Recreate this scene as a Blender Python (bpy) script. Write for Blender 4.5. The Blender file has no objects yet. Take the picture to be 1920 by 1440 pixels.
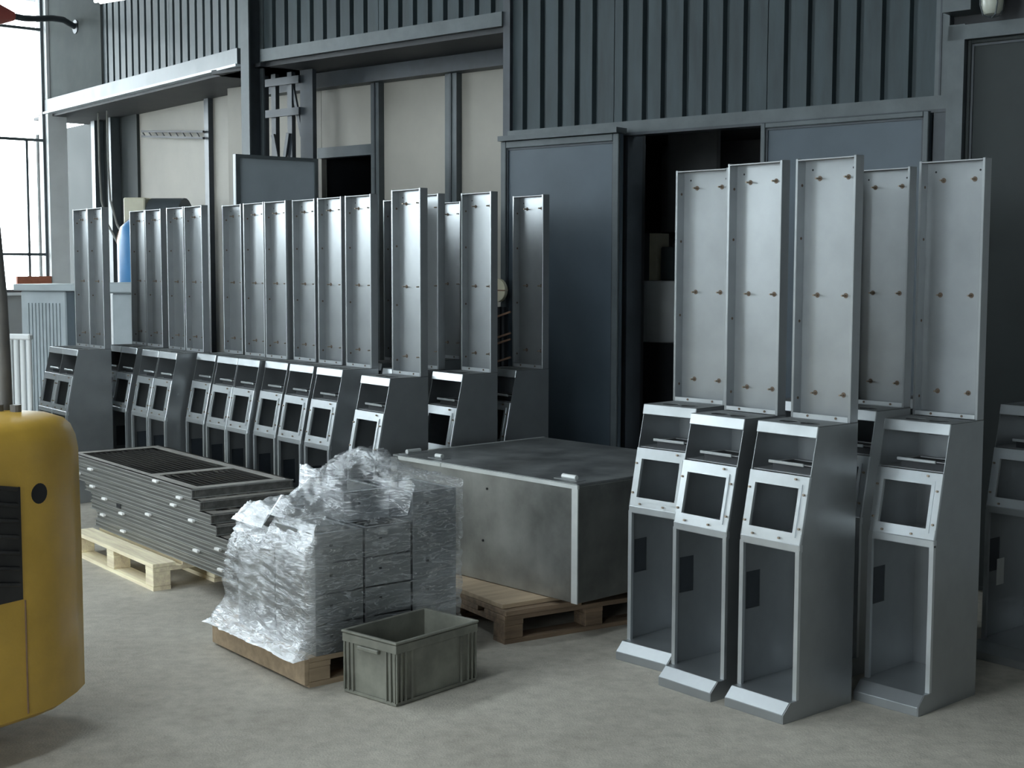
import bpy, bmesh, math, random
from mathutils import Vector, Matrix
from mathutils.geometry import tessellate_polygon
from math import sin, cos, pi, radians, sqrt, atan2
random.seed(7)
SC = bpy.context.scene
COL = SC.collection
# ------------------------------------------------------------------ camera
cam_d = bpy.data.cameras.new('camera'); cam = bpy.data.objects.new('camera', cam_d); COL.objects.link(cam)
cam_d.sensor_width = 36.0; cam_d.lens = 36.0 * 2561.4 / 1920.0
cam_d.clip_start = 0.05; cam_d.clip_end = 200
PITCH, ROLL, CAMH = 0.084, 0.003, 1.711
_R0 = Vector((1, 0, 0)); _U0 = Vector((0, sin(PITCH), cos(PITCH))); _F = Vector((0, cos(PITCH), -sin(PITCH)))
_R = _R0 * cos(ROLL) + _U0 * sin(ROLL); _U = _U0 * cos(ROLL) - _R0 * sin(ROLL)
cam.matrix_world = Matrix(((_R.x, _U.x, -_F.x, 0), (_R.y, _U.y, -_F.y, 0), (_R.z, _U.z, -_F.z, CAMH), (0, 0, 0, 1)))
SC.camera = cam
# ------------------------------------------------------------------ light
W = bpy.data.worlds.new('sky'); SC.world = W; W.use_nodes = True
_bg = W.node_tree.nodes['Background']
_bg.inputs['Color'].default_value = (0.84, 0.95, 1.0, 1); _bg.inputs['Strength'].default_value = 12.0
SC.view_settings.view_transform = 'Standard'; SC.view_settings.look = 'None'
SC.view_settings.gamma = 1.0; SC.view_settings.use_curve_mapping = False
SC.view_settings.exposure = 0.40

NI = Vector((0.64784, 0.76178, 0)); T = Vector((0.76178, -0.64784, 0)); C0 = 7.1
WALL_YAW = atan2(T.y, T.x)
def wp(s, dn=0.0, z=0.0):
    v = NI * (C0 + dn) + T * s; return Vector((v.x, v.y, z))
LA = Vector((-2.178, 11.187, 0)); LD = Vector((-0.6186, 0.78571, 0)); LN = Vector((0.78571, 0.6186, 0))
LEFT_YAW = atan2(-LD.y, -LD.x)
LB = LA + LD * 4.35          # far left corner of the hall
GD = -LN                     # direction of the glazed side wall, towards the viewer
GLAZ_YAW = atan2(GD.y, GD.x)

def portal(name, loc, xdir, sx, sz, normal):
    d = bpy.data.lights.new(name, 'AREA'); d.shape = 'RECTANGLE'; d.size = sx; d.size_y = sz
    d.cycles.is_portal = True
    o = bpy.data.objects.new(name, d); COL.objects.link(o)
    z = -Vector(normal).normalized(); x = Vector(xdir).normalized(); y = z.cross(x)
    o.matrix_world = Matrix(((x.x, y.x, z.x, loc[0]), (x.y, y.y, z.y, loc[1]), (x.z, y.z, z.z, loc[2]), (0, 0, 0, 1)))
    return o
WIN_Z0, WIN_Z1, BAY = 1.0, 5.4, 1.7
LQ = LB + GD * 1.65           # unseen wall turned inward here to bring its window light nearer
QD = Vector((-0.3, -0.954, 0)).normalized(); QN = Vector((-QD.y, QD.x, 0))   # QN points into the hall
# side-wall segments: origin, direction, inward normal, sill height per bay, unseen ones set for board reflections
SIDE = [(LB, GD, -LD, [1.45]), (LQ, QD, QN, [2.2, 2.2, 2.2, 1.6, 1.6, 1.6, 1.6])]
for (o_, d_, n_, sills) in SIDE:
    for i, z0 in enumerate(sills):
        c = o_ + d_ * (0.05 + BAY * i + 0.75) - n_ * 0.10
        portal('window_portal', (c.x, c.y, (z0 + WIN_Z1) / 2), d_, 1.5, WIN_Z1 - z0, n_)
ROOF_FILL = [(-9.0, -7.8, -3.5, 3.5), (-4.0, -3.2, -3.5, 2.0)]   # unseen roof openings added for top light: s0,s1,c0,c1 (c measured along NI)
ROOF_Z = 6.2
for (a, b, c, d) in ROOF_FILL:
    m = NI * ((c + d) / 2) + T * ((a + b) / 2)
    portal('roof_fill_portal', (m.x, m.y, ROOF_Z + 0.1), T, b - a, d - c, (0, 0, -1))
FILL_OPENINGS = [(-6.5, -3.8, 0.0, 4.2), (-0.5, 1.5, 1.6, 4.0)]     # unseen rear-wall openings added as fill light: s0,s1,z0,z1
REAR_C = -6.0
for (a, b, z0, z1) in FILL_OPENINGS:
    m = NI * REAR_C + T * ((a + b) / 2)
    portal('rear_fill_portal', (m.x, m.y, (z0 + z1) / 2), T, b - a, z1 - z0, NI)

# ------------------------------------------------------------------ materials
def newmat(name):
    m = bpy.data.materials.new(name); m.use_nodes = True
    return m, m.node_tree.nodes, m.node_tree.links, m.node_tree.nodes['Principled BSDF']
def mat(name, col, rough=0.5, metal=0.0, var=0.12, scale=6.0, stretch=(1, 1, 1), bump=0.0, bscale=60.0, rvar=0.1, spec=0.5, col2=None, thr=None):
    m, N, L, B = newmat(name)
    tc = N.new('ShaderNodeTexCoord'); mp = N.new('ShaderNodeMapping'); mp.inputs['Scale'].default_value = stretch
    L.new(tc.outputs['Object'], mp.inputs['Vector'])
    nz = N.new('ShaderNodeTexNoise'); nz.inputs['Scale'].default_value = scale; nz.inputs['Detail'].default_value = 6; nz.inputs['Roughness'].default_value = 0.6
    L.new(mp.outputs['Vector'], nz.inputs['Vector'])
    cr = N.new('ShaderNodeValToRGB')
    lo, hi = (0.32, 0.68) if thr is None else thr
    cr.color_ramp.elements[0].position = lo; cr.color_ramp.elements[1].position = hi
    a = tuple(max(0, c * (1 - var)) for c in col); b = tuple(min(1, c * (1 + var)) for c in col)
    if col2: b = col2
    cr.color_ramp.elements[0].color = (*a, 1); cr.color_ramp.elements[1].color = (*b, 1)
    L.new(nz.outputs['Fac'], cr.inputs['Fac']); L.new(cr.outputs['Color'], B.inputs['Base Color'])
    B.inputs['Metallic'].default_value = metal; B.inputs['Specular IOR Level'].default_value = spec
    mr = N.new('ShaderNodeMapRange'); mr.inputs['To Min'].default_value = max(0.02, rough - rvar); mr.inputs['To Max'].default_value = min(1, rough + rvar)
    L.new(nz.outputs['Fac'], mr.inputs['Value']); L.new(mr.outputs['Result'], B.inputs['Roughness'])
    if bump > 0:
        n2 = N.new('ShaderNodeTexNoise'); n2.inputs['Scale'].default_value = bscale; n2.inputs['Detail'].default_value = 4
        L.new(mp.outputs['Vector'], n2.inputs['Vector'])
        bp = N.new('ShaderNodeBump'); bp.inputs['Strength'].default_value = bump; bp.inputs['Distance'].default_value = 0.01
        L.new(n2.outputs['Fac'], bp.inputs['Height']); L.new(bp.outputs['Normal'], B.inputs['Normal'])
    return m
M = {}
M['steel'] = mat('bare_steel', (0.34, 0.358, 0.37), 0.35, 0.78, 0.07, 5, rvar=0.05)
M['steel_lit_edge'] = mat('steel_lit_edge', (0.58, 0.61, 0.63), 0.33, 0.75, 0.05, 8)  # same steel in a paler tone for bezels, caps and edges catching window light
M['steel_dark'] = mat('scale_steel', (0.30, 0.31, 0.32), 0.48, 0.7, 0.15, 7)
M['burn'] = mat('weld_burn', (0.12, 0.085, 0.06), 0.7, 0.2, 0.3, 40)
M['stud'] = mat('stud_steel', (0.33, 0.27, 0.21), 0.4, 0.8, 0.2, 40)
M['hole'] = mat('dark_hole', (0.016, 0.017, 0.019), 0.8, 0.0, 0.1, 10)
M['galv'] = mat('galvanised', (0.36, 0.365, 0.35), 0.36, 0.85, 0.28, 3.2, rvar=0.13)
M['galv_top'] = mat('smudged_sheet', (0.26, 0.27, 0.27), 0.45, 0.75, 0.4, 4.5, rvar=0.14)
M['galv_edge'] = mat('galvanised_edge', (0.75, 0.77, 0.76), 0.45, 0.6, 0.05, 9)
M['panel_steel'] = mat('frame_steel', (0.20, 0.20, 0.195), 0.42, 0.7, 0.3, 6, stretch=(0.3, 4, 5))
M['bead'] = mat('bead_steel', (0.42, 0.425, 0.42), 0.4, 0.7, 0.2, 8, stretch=(0.4, 3, 3))
M['leafpaint'] = mat('pale_leaf_paint', (0.34, 0.39, 0.43), 0.45, 0.1, 0.1, 2)
M['matt_sheet'] = mat('matt_grey_sheet', (0.10, 0.11, 0.11), 0.9, 0.0, 0.15, 2, spec=0.1)
M['darkdoor'] = mat('dark_door_paint', (0.03, 0.037, 0.038), 0.75, 0.0, 0.2, 2)
M['face'] = mat('worn_face_sheet', (0.36, 0.34, 0.31), 0.5, 0.35, 0.2, 5)
M['plate'] = mat('dull_plate_steel', (0.15, 0.157, 0.16), 0.65, 0.25, 0.15, 8, spec=0.25)
M['slat'] = mat('slat_steel', (0.06, 0.06, 0.06), 0.5, 0.4, 0.3, 9)
M['white_tab'] = mat('bright_zinc', (0.92, 0.92, 0.91), 0.4, 0.1, 0.05, 9)
M['floor'] = None
M['corr'] = mat('corrugated_paint', (0.036, 0.051, 0.058), 0.55, 0.1, 0.3, 3, stretch=(3, 3, 0.5), spec=0.35)
M['bluegrey'] = mat('bluegrey_door_paint', (0.062, 0.083, 0.104), 0.38, 0.1, 0.16, 1.6)
M['darkframe'] = mat('dark_frame_paint', (0.038, 0.046, 0.056), 0.45, 0.1, 0.25, 5)
M['greyframe'] = mat('grey_frame_paint', (0.075, 0.09, 0.098), 0.45, 0.1, 0.2, 5)
M['beige'] = mat('beige_board', (0.38, 0.36, 0.32), 0.75, 0, 0.07, 2.2)
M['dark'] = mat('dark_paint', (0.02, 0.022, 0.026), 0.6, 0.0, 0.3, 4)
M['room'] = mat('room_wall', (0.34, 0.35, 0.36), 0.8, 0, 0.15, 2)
M['white'] = mat('white_paint', (0.72, 0.74, 0.75), 0.5, 0, 0.06, 4)
M['palegrey'] = mat('pale_grey_paint', (0.42, 0.47, 0.50), 0.42, 0.1, 0.1, 3)
M['plaster'] = mat('plaster', (0.34, 0.35, 0.35), 0.85, 0, 0.12, 1.5)
M['roofm'] = mat('roof_sheet', (0.16, 0.17, 0.18), 0.8, 0, 0.15, 1.5)
M['wood'] = mat('pallet_wood', (0.90, 0.75, 0.54), 0.75, 0, 0.22, 4, stretch=(0.6, 7, 7), bump=0.3, bscale=20)
M['wood_old'] = mat('old_pallet_wood', (0.21, 0.145, 0.095), 0.8, 0, 0.35, 4, stretch=(0.6, 7, 7), bump=0.4, bscale=20)
M['wood_mid'] = mat('plywood', (0.40, 0.30, 0.20), 0.75, 0, 0.2, 4, stretch=(0.6, 6, 6), bump=0.2)
M['yellow'] = mat('yellow_paint', (0.60, 0.37, 0.06), 0.38, 0.0, 0.10, 5, bump=0.05, bscale=90)
M['grille'] = mat('black_grille', (0.028, 0.027, 0.027), 0.55, 0.2, 0.4, 9)
M['rubber'] = mat('rubber', (0.02, 0.02, 0.021), 0.8, 0, 0.2, 9)
M['postpaint'] = mat('guard_paint', (0.13, 0.125, 0.12), 0.5, 0.1, 0.2, 5)
M['crate'] = mat('grey_crate_plastic', (0.185, 0.185, 0.155), 0.55, 0, 0.28, 7, bump=0.1, bscale=50, rvar=0.12)
M['blue'] = mat('blue_enamel', (0.06, 0.22, 0.46), 0.35, 0.0, 0.08, 4)
M['brown'] = mat('brown_rim', (0.22, 0.13, 0.08), 0.6, 0, 0.2, 6)
M['cream'] = mat('cream_plastic', (0.66, 0.62, 0.47), 0.5, 0, 0.08, 6)
M['brick'] = mat('red_brick', (0.42, 0.15, 0.09), 0.85, 0, 0.2, 9)
M['red'] = mat('red_shade', (0.45, 0.10, 0.08), 0.5, 0, 0.1, 5)
M['sticker'] = mat('paper_sticker', (0.62, 0.64, 0.62), 0.7, 0, 0.05, 9)
M['cable'] = mat('grey_cable', (0.22, 0.22, 0.21), 0.6, 0, 0.1, 9)
def lampmat(name, col, st):
    m, N, L, B = newmat(name); B.inputs['Base Color'].default_value = (*col, 1)
    B.inputs['Emission Color'].default_value = (*col, 1); B.inputs['Emission Strength'].default_value = st; return m
M['tube'] = lampmat('fluorescent_tube', (0.92, 1.0, 0.96), 6.0)
M['globe'] = mat('frosted_globe', (0.46, 0.48, 0.42), 0.3, 0, 0.1, 8)
def floor_mat():
    m, N, L, B = newmat('concrete_floor')
    tc = N.new('ShaderNodeTexCoord')
    n1 = N.new('ShaderNodeTexNoise'); n1.inputs['Scale'].default_value = 0.9; n1.inputs['Detail'].default_value = 8; n1.inputs['Roughness'].default_value = 0.62
    n2 = N.new('ShaderNodeTexNoise'); n2.inputs['Scale'].default_value = 14; n2.inputs['Detail'].default_value = 8; n2.inputs['Roughness'].default_value = 0.7
    n3 = N.new('ShaderNodeTexNoise'); n3.inputs['Scale'].default_value = 120; n3.inputs['Detail'].default_value = 3
    for n in (n1, n2, n3): L.new(tc.outputs['Object'], n.inputs['Vector'])
    c1 = N.new('ShaderNodeValToRGB'); c1.color_ramp.elements[0].position = 0.33; c1.color_ramp.elements[1].position = 0.66
    c1.color_ramp.elements[0].color = (0.395, 0.365, 0.315, 1); c1.color_ramp.elements[1].color = (0.55, 0.515, 0.45, 1)
    c2 = N.new('ShaderNodeValToRGB'); c2.color_ramp.elements[0].position = 0.3; c2.color_ramp.elements[1].position = 0.6
    c2.color_ramp.elements[0].color = (0.72, 0.71, 0.70, 1); c2.color_ramp.elements[1].color = (1.05, 1.05, 1.04, 1)
    mx = N.new('ShaderNodeMixRGB'); mx.blend_type = 'MULTIPLY'; mx.inputs['Fac'].default_value = 0.8
    L.new(n1.outputs['Fac'], c1.inputs['Fac']); L.new(n2.outputs['Fac'], c2.inputs['Fac'])
    L.new(c1.outputs['Color'], mx.inputs['Color1']); L.new(c2.outputs['Color'], mx.inputs['Color2'])
    L.new(mx.outputs['Color'], B.inputs['Base Color'])
    B.inputs['Roughness'].default_value = 0.78; B.inputs['Specular IOR Level'].default_value = 0.3
    ad = N.new('ShaderNodeMath'); ad.operation = 'ADD'; L.new(n2.outputs['Fac'], ad.inputs[0]); L.new(n3.outputs['Fac'], ad.inputs[1])
    bp = N.new('ShaderNodeBump'); bp.inputs['Strength'].default_value = 0.35; bp.inputs['Distance'].default_value = 0.006
    L.new(ad.outputs['Value'], bp.inputs['Height']); L.new(bp.outputs['Normal'], B.inputs['Normal'])
    return m
M['floor'] = floor_mat()
def glass_mat():
    m, N, L, B = newmat('window_glass'); N.remove(B)
    out = N['Material Output']; tr = N.new('ShaderNodeBsdfTransparent'); gl = N.new('ShaderNodeBsdfGlossy'); gl.inputs['Roughness'].default_value = 0.05
    nz = N.new('ShaderNodeTexNoise'); nz.inputs['Scale'].default_value = 3
    mr = N.new('ShaderNodeMapRange'); mr.inputs['To Min'].default_value = 0.03; mr.inputs['To Max'].default_value = 0.08
    mx = N.new('ShaderNodeMixShader'); L.new(nz.outputs['Fac'], mr.inputs['Value']); L.new(mr.outputs['Result'], mx.inputs['Fac'])
    L.new(tr.outputs[0], mx.inputs[1]); L.new(gl.outputs[0], mx.inputs[2]); L.new(mx.outputs[0], out.inputs['Surface']); return m
M['glass'] = glass_mat()
def film_mat():
    m, N, L, B = newmat('stretch_film'); N.remove(B); out = N['Material Output']
    tc = N.new('ShaderNodeTexCoord'); mp = N.new('ShaderNodeMapping'); mp.inputs['Rotation'].default_value = (0.55, 0.45, 0.3); mp.inputs['Scale'].default_value = (1.6, 1.6, 9)
    L.new(tc.outputs['Object'], mp.inputs['Vector'])
    def noise_(sc, dist, vec):
        n = N.new('ShaderNodeTexNoise'); n.inputs['Scale'].default_value = sc; n.inputs['Detail'].default_value = 8; n.inputs['Distortion'].default_value = dist; n.inputs['Roughness'].default_value = 0.62
        L.new(vec, n.inputs['Vector']); return n
    def math_(op, a, b):
        n = N.new('ShaderNodeMath'); n.operation = op
        for k, v in enumerate((a, b)):
            if isinstance(v, (int, float)): n.inputs[k].default_value = v
            else: L.new(v, n.inputs[k])
        return n.outputs[0]
    n1 = noise_(4.5, 1.6, mp.outputs['Vector']); n2 = noise_(3.0, 0.6, tc.outputs['Object'])
    ridge = math_('ABSOLUTE', math_('SUBTRACT', n1.outputs['Fac'], 0.5), 0)
    mr = N.new('ShaderNodeMapRange'); mr.inputs['From Min'].default_value = 0.0; mr.inputs['From Max'].default_value = 0.04; mr.inputs['To Min'].default_value = 0.5; mr.inputs['To Max'].default_value = 0.0
    L.new(ridge, mr.inputs['Value'])
    m2 = N.new('ShaderNodeMapRange'); m2.inputs['From Min'].default_value = 0.48; m2.inputs['From Max'].default_value = 0.66; m2.inputs['To Min'].default_value = 0.06; m2.inputs['To Max'].default_value = 0.34
    L.new(n2.outputs['Fac'], m2.inputs['Value'])
    at = N.new('ShaderNodeAttribute'); at.attribute_name = 'glare_layers'  # bunched film and the window glare on it, both put into opacity
    fac = math_('ADD', math_('ADD', mr.outputs['Result'], m2.outputs['Result']), at.outputs['Fac'])
    cl_ = N.new('ShaderNodeClamp'); cl_.inputs['Max'].default_value = 0.93; L.new(fac, cl_.inputs['Value'])
    bp = N.new('ShaderNodeBump'); bp.inputs['Strength'].default_value = 0.5; bp.inputs['Distance'].default_value = 0.02
    L.new(n1.outputs['Fac'], bp.inputs['Height'])
    tr = N.new('ShaderNodeBsdfTransparent'); gl = N.new('ShaderNodeBsdfGlossy'); gl.inputs['Roughness'].default_value = 0.14; gl.inputs['Color'].default_value = (0.95, 0.97, 1, 1)
    df = N.new('ShaderNodeBsdfDiffuse'); df.inputs['Color'].default_value = (0.86, 0.88, 0.9, 1)
    tl = N.new('ShaderNodeBsdfTranslucent'); tl.inputs['Color'].default_value = (0.86, 0.88, 0.9, 1)
    L.new(bp.outputs['Normal'], gl.inputs['Normal']); L.new(bp.outputs['Normal'], df.inputs['Normal'])
    g1 = N.new('ShaderNodeMixShader'); g1.inputs['Fac'].default_value = 0.35; L.new(df.outputs[0], g1.inputs[1]); L.new(tl.outputs[0], g1.inputs[2])
    g2 = N.new('ShaderNodeMixShader'); g2.inputs['Fac'].default_value = 0.4; L.new(gl.outputs[0], g2.inputs[1]); L.new(g1.outputs[0], g2.inputs[2])
    mx = N.new('ShaderNodeMixShader'); L.new(cl_.outputs[0], mx.inputs['Fac']); L.new(tr.outputs[0], mx.inputs[1]); L.new(g2.outputs[0], mx.inputs[2])
    L.new(mx.outputs[0], out.inputs['Surface']); return m
M['film'] = film_mat()

# ------------------------------------------------------------------ mesh helpers
class MB:
    def __init__(s): s.v = []; s.f = []; s.m = []; s.mats = []
    def mi(s, m):
        if m not in s.mats: s.mats.append(m)
        return s.mats.index(m)
    def add(s, vs, fs, m):
        b = len(s.v); s.v += [tuple(v) for v in vs]; k = s.mi(m)
        for f in fs: s.f.append(tuple(b + i for i in f)); s.m.append(k)
        return s
    def box(s, lo, hi, m):
        (a, b, c), (d, e, f) = lo, hi
        return s.add([(a, b, c), (d, b, c), (d, e, c), (a, e, c), (a, b, f), (d, b, f), (d, e, f), (a, e, f)],
                     [(3, 2, 1, 0), (4, 5, 6, 7), (0, 1, 5, 4), (1, 2, 6, 5), (2, 3, 7, 6), (3, 0, 4, 7)], m)
    def plate(s, outer, holes, t, m, fn):
        """2-D polygon with holes, thickness t, mapped by fn(u,v,w)"""
        loops = [outer] + list(holes)
        flat = [p for l in loops for p in l]; n = len(flat)
        tris = tessellate_polygon([[Vector((p[0], p[1], 0)) for p in l] for l in loops])
        vs = [fn(p[0], p[1], 0) for p in flat] + [fn(p[0], p[1], t) for p in flat]
        fs = [tuple(q) for q in tris] + [tuple(n + i for i in reversed(q)) for q in tris]
        o = 0
        for l in loops:
            k = len(l)
            for i in range(k):
                a, b = o + i, o + (i + 1) % k
                fs.append((a, b, n + b, n + a))
            o += k
        return s.add(vs, fs, m)
    def cyl(s, p, q, r, m, n=12, r2=None, cap=True):
        p, q = Vector(p), Vector(q); r2 = r if r2 is None else r2
        d = (q - p).normalized(); a = d.orthogonal().normalized(); b = d.cross(a)
        vs = []
        for c, rr in ((p, r), (q, r2)):
            for i in range(n):
                t = 2 * pi * i / n; vs.append(c + a * (rr * cos(t)) + b * (rr * sin(t)))
        fs = [(i, (i + 1) % n, n + (i + 1) % n, n + i) for i in range(n)]
        if cap: fs += [tuple(reversed(range(n))), tuple(range(n, 2 * n))]
        return s.add(vs, fs, m)
    def tube(s, pts, r, m, n=8):
        pts = [Vector(p) for p in pts]; vs = []; fs = []; a = None
        for i, p in enumerate(pts):
            d = (pts[min(i + 1, len(pts) - 1)] - pts[max(i - 1, 0)]).normalized()
            a = d.orthogonal().normalized() if a is None else (a - d * a.dot(d)).normalized()
            b = d.cross(a)
            for k in range(n):
                t = 2 * pi * k / n; vs.append(p + a * (r * cos(t)) + b * (r * sin(t)))
        for i in range(len(pts) - 1):
            for k in range(n):
                fs.append((i * n + k, i * n + (k + 1) % n, (i + 1) * n + (k + 1) % n, (i + 1) * n + k))
        fs += [tuple(reversed(range(n))), tuple(range((len(pts) - 1) * n, len(pts) * n))]
        return s.add(vs, fs, m)
    def bar(s, p, q, w, h, m, up=(0, 0, 1)):
        p, q = Vector(p), Vector(q); d = (q - p).normalized(); x = d.cross(Vector(up))
        x = x.normalized() if x.length > 1e-6 else d.orthogonal().normalized()
        y = x.cross(d); vs = []
        for c in (p, q):
            for a, b in ((-1, -1), (1, -1), (1, 1), (-1, 1)): vs.append(c + x * (a * w / 2) + y * (b * h / 2))
        return s.add(vs, [(0, 1, 2, 3), (7, 6, 5, 4), (0, 4, 5, 1), (1, 5, 6, 2), (2, 6, 7, 3), (3, 7, 4, 0)], m)
    def lathe(s, prof, m, n=24, c=(0, 0, 0)):
        vs = []; fs = []
        for (r, z) in prof:
            for k in range(n):
                t = 2 * pi * k / n; vs.append((c[0] + r * cos(t), c[1] + r * sin(t), c[2] + z))
        for i in range(len(prof) - 1):
            for k in range(n):
                fs.append((i * n + k, i * n + (k + 1) % n, (i + 1) * n + (k + 1) % n, (i + 1) * n + k))
        return s.add(vs, fs, m)
    def mesh(s, name, smooth=False, bevel=0.0, seg=1):
        me = bpy.data.meshes.new(name); me.from_pydata(s.v, [], s.f)
        for m in s.mats: me.materials.append(m)
        for p, k in zip(me.polygons, s.m): p.material_index = k
        bm = bmesh.new(); bm.from_mesh(me)
        bmesh.ops.recalc_face_normals(bm, faces=bm.faces)
        if bevel > 0:
            ed = [e for e in bm.edges if len(e.link_faces) == 2 and e.calc_face_angle(0) > 0.6]
            bmesh.ops.bevel(bm, geom=ed, offset=bevel, segments=seg, affect='EDGES', clamp_overlap=True)
        bm.to_mesh(me); bm.free()
        if smooth:
            me.polygons.foreach_set('use_smooth', [True] * len(me.polygons))
            me.set_sharp_from_angle(angle=radians(40))
        me.update(); return me
    def build(s, name, parent=None, smooth=False, bevel=0.0, seg=1):
        return link(name, s.mesh(name, smooth, bevel, seg), parent)
def link(name, me, parent=None):
    o = bpy.data.objects.new(name, me); COL.objects.link(o)
    if parent is not None: o.parent = parent
    return o
def empty(name, loc=(0, 0, 0), rz=0.0):
    o = bpy.data.objects.new(name, None); COL.objects.link(o); o.location = loc; o.rotation_euler = (0, 0, rz)
    o.empty_display_size = 0.1; return o
def tag(o, label=None, cat=None, group=None, kind=None):
    if label: o['label'] = label
    if cat: o['category'] = cat
    if group: o['group'] = group
    if kind: o['kind'] = kind
    return o
def copy_tree(o, parent=None):
    c = o.copy(); COL.objects.link(c); c.parent = parent
    for ch in o.children: copy_tree(ch, c)
    return c
def rect(a, b, c, d): return [(a, b), (c, b), (c, d), (a, d)]
def ell(cx, cy, rx, ry, n=20): return [(cx + rx * cos(2 * pi * i / n), cy + ry * sin(2 * pi * i / n)) for i in range(n)]
def place(o, loc, rz): o.location = loc; o.rotation_euler = (0, 0, rz); return o

# ================================================================== SETTING
fl = MB(); corners = [wp(4.5, 3.5), wp(4.5, REAR_C - C0 - 0.3), wp(-21, REAR_C - C0 - 0.3), wp(-21, 9.5), wp(-9, 9.5)]
fl.plate([(p.x, p.y) for p in corners], [], -0.15, M['floor'], lambda u, v, w: (u, v, w))
tag(fl.build('floor'), 'worn grey concrete workshop floor', kind='structure')
g = MB(); g.box((-80, -80, -0.4), (80, 80, -0.16), M['plaster']); tag(g.build('ground_outside'), 'pale paved ground outside the hall', kind='structure')

wall = empty('wall_back', NI * C0, WALL_YAW); tag(wall, 'dark workshop wall of corrugated sheet, doors and boarded bays', kind='structure')
def corr_sheet(parent, s0, s1, z0, z1, grooves, mt, depth=0.035, gw=0.045, y0=0.0):
    """one corrugated sheet: flat pans with narrow recessed grooves"""
    prof = [(s0, y0)]
    for gx in sorted(grooves):
        prof += [(gx - gw / 2, y0), (gx - gw / 2 + 0.008, y0 + depth), (gx + gw / 2 - 0.008, y0 + depth), (gx + gw / 2, y0)]
    prof.append((s1, y0))
    b = MB(); n = len(prof)
    vs = [(x, y, z0) for x, y in prof] + [(x, y, z1) for x, y in prof] + [(x, y + 0.02, z0) for x, y in prof] + [(x, y + 0.02, z1) for x, y in prof]
    fs = []
    for i in range(n - 1):
        fs += [(i, i + 1, n + i + 1, n + i), (2 * n + i + 1, 2 * n + i, 3 * n + i, 3 * n + i + 1), (i + 1, i, 2 * n + i, 2 * n + i + 1)]
    b.add(vs, fs, mt); return b.build('corrugated_sheet', parent)
# right-hand fascia above the doors
gr = [-5.93, -5.78, -5.63, -5.49, -5.35]; corr_sheet(wall, -6.04, -5.20, 2.63, 6.2, gr, M['corr'])
gr = [-5.11, -4.96, -4.82, -4.66, -4.52, -4.38, -4.24]; corr_sheet(wall, -5.195, -4.10, 2.63, 6.2, gr, M['corr'])
gr = [-3.97, -3.82, -3.66, -3.52, -3.37, -3.21]; corr_sheet(wall, -4.095, -3.07, 2.63, 6.2, gr, M['corr'])
b = MB(); b.box((-6.05, -0.04, 2.56), (-2.99, 0.05, 2.635), M['greyframe']); b.box((-6.05, -0.055, 2.545), (-2.99, 0.05, 2.562), M['darkframe'])
b.build('header_trim', wall)
b = MB(); b.box((-6.10, -0.03, 2.56), (-6.04, 0.60, 6.2), M['darkframe']); b.build('corner_trim', wall)
b = MB(); b.box((-3.07, -0.03, 2.56), (-2.995, 0.05, 6.2), M['greyframe']); b.box((-3.045, -0.035, 2.6), (-3.035, -0.028, 6.2), M['darkframe']); b.build('corner_trim', wall)
# middle fascia
gr = [-8.5 + 0.148 * i for i in range(8)]; corr_sheet(wall, -8.62, -7.33, 3.36, 6.2, gr, M['corr'])
gr = [-7.25 + 0.148 * i for i in range(8)]; corr_sheet(wall, -7.325, -6.10, 3.36, 6.2, gr, M['corr'])
b = MB(); b.box((-8.62, -0.045, 3.335), (-6.10, 0.03, 3.43), M['greyframe']); b.build('header_trim', wall)
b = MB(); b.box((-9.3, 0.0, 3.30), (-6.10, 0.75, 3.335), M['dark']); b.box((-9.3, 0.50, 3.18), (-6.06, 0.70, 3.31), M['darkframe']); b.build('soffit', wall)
# recessed bay of pale boards
for a, c, z0, z1 in [(-8.66, -8.0, 2.70, 3.30), (-7.93, -7.19, 0.0, 3.30), (-7.09, -5.95, 0.0, 3.30)]:
    b = MB(); b.box((a, 0.63, z0), (c, 0.66, z1), M['beige']); b.build('board_panel', wall)
for a, c in [(-8.01, -7.92), (-7.20, -7.08)]:
    b = MB(); b.box((a, 0.57, 0), (c, 0.68, 3.31), M['greyframe']); b.box((a + (c - a) * 0.42, 0.562, 0), (a + (c - a) * 0.58, 0.572, 3.31), M['darkframe']); b.build('mullion', wall)
b = MB(); b.box((-8.66, 0.58, 2.62), (-8.0, 0.68, 2.705), M['greyframe']); b.build('lintel', wall)
b = MB(); b.box((-9.9, 0.63, 0), (-8.665, 0.68, 3.31), M['beige']); b.build('board_panel', wall)
# room behind the middle doorway
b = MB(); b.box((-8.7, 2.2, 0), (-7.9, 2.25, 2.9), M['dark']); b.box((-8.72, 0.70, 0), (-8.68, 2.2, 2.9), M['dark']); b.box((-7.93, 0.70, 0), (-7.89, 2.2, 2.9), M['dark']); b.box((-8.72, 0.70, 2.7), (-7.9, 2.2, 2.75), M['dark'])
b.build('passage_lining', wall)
# side reveal of the bay and solid wall pieces
b = MB(); b.box((-6.10, 0.0, 0), (-6.05, 0.70, 3.33), M['darkframe']); b.build('bay_reveal', wall)
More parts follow.
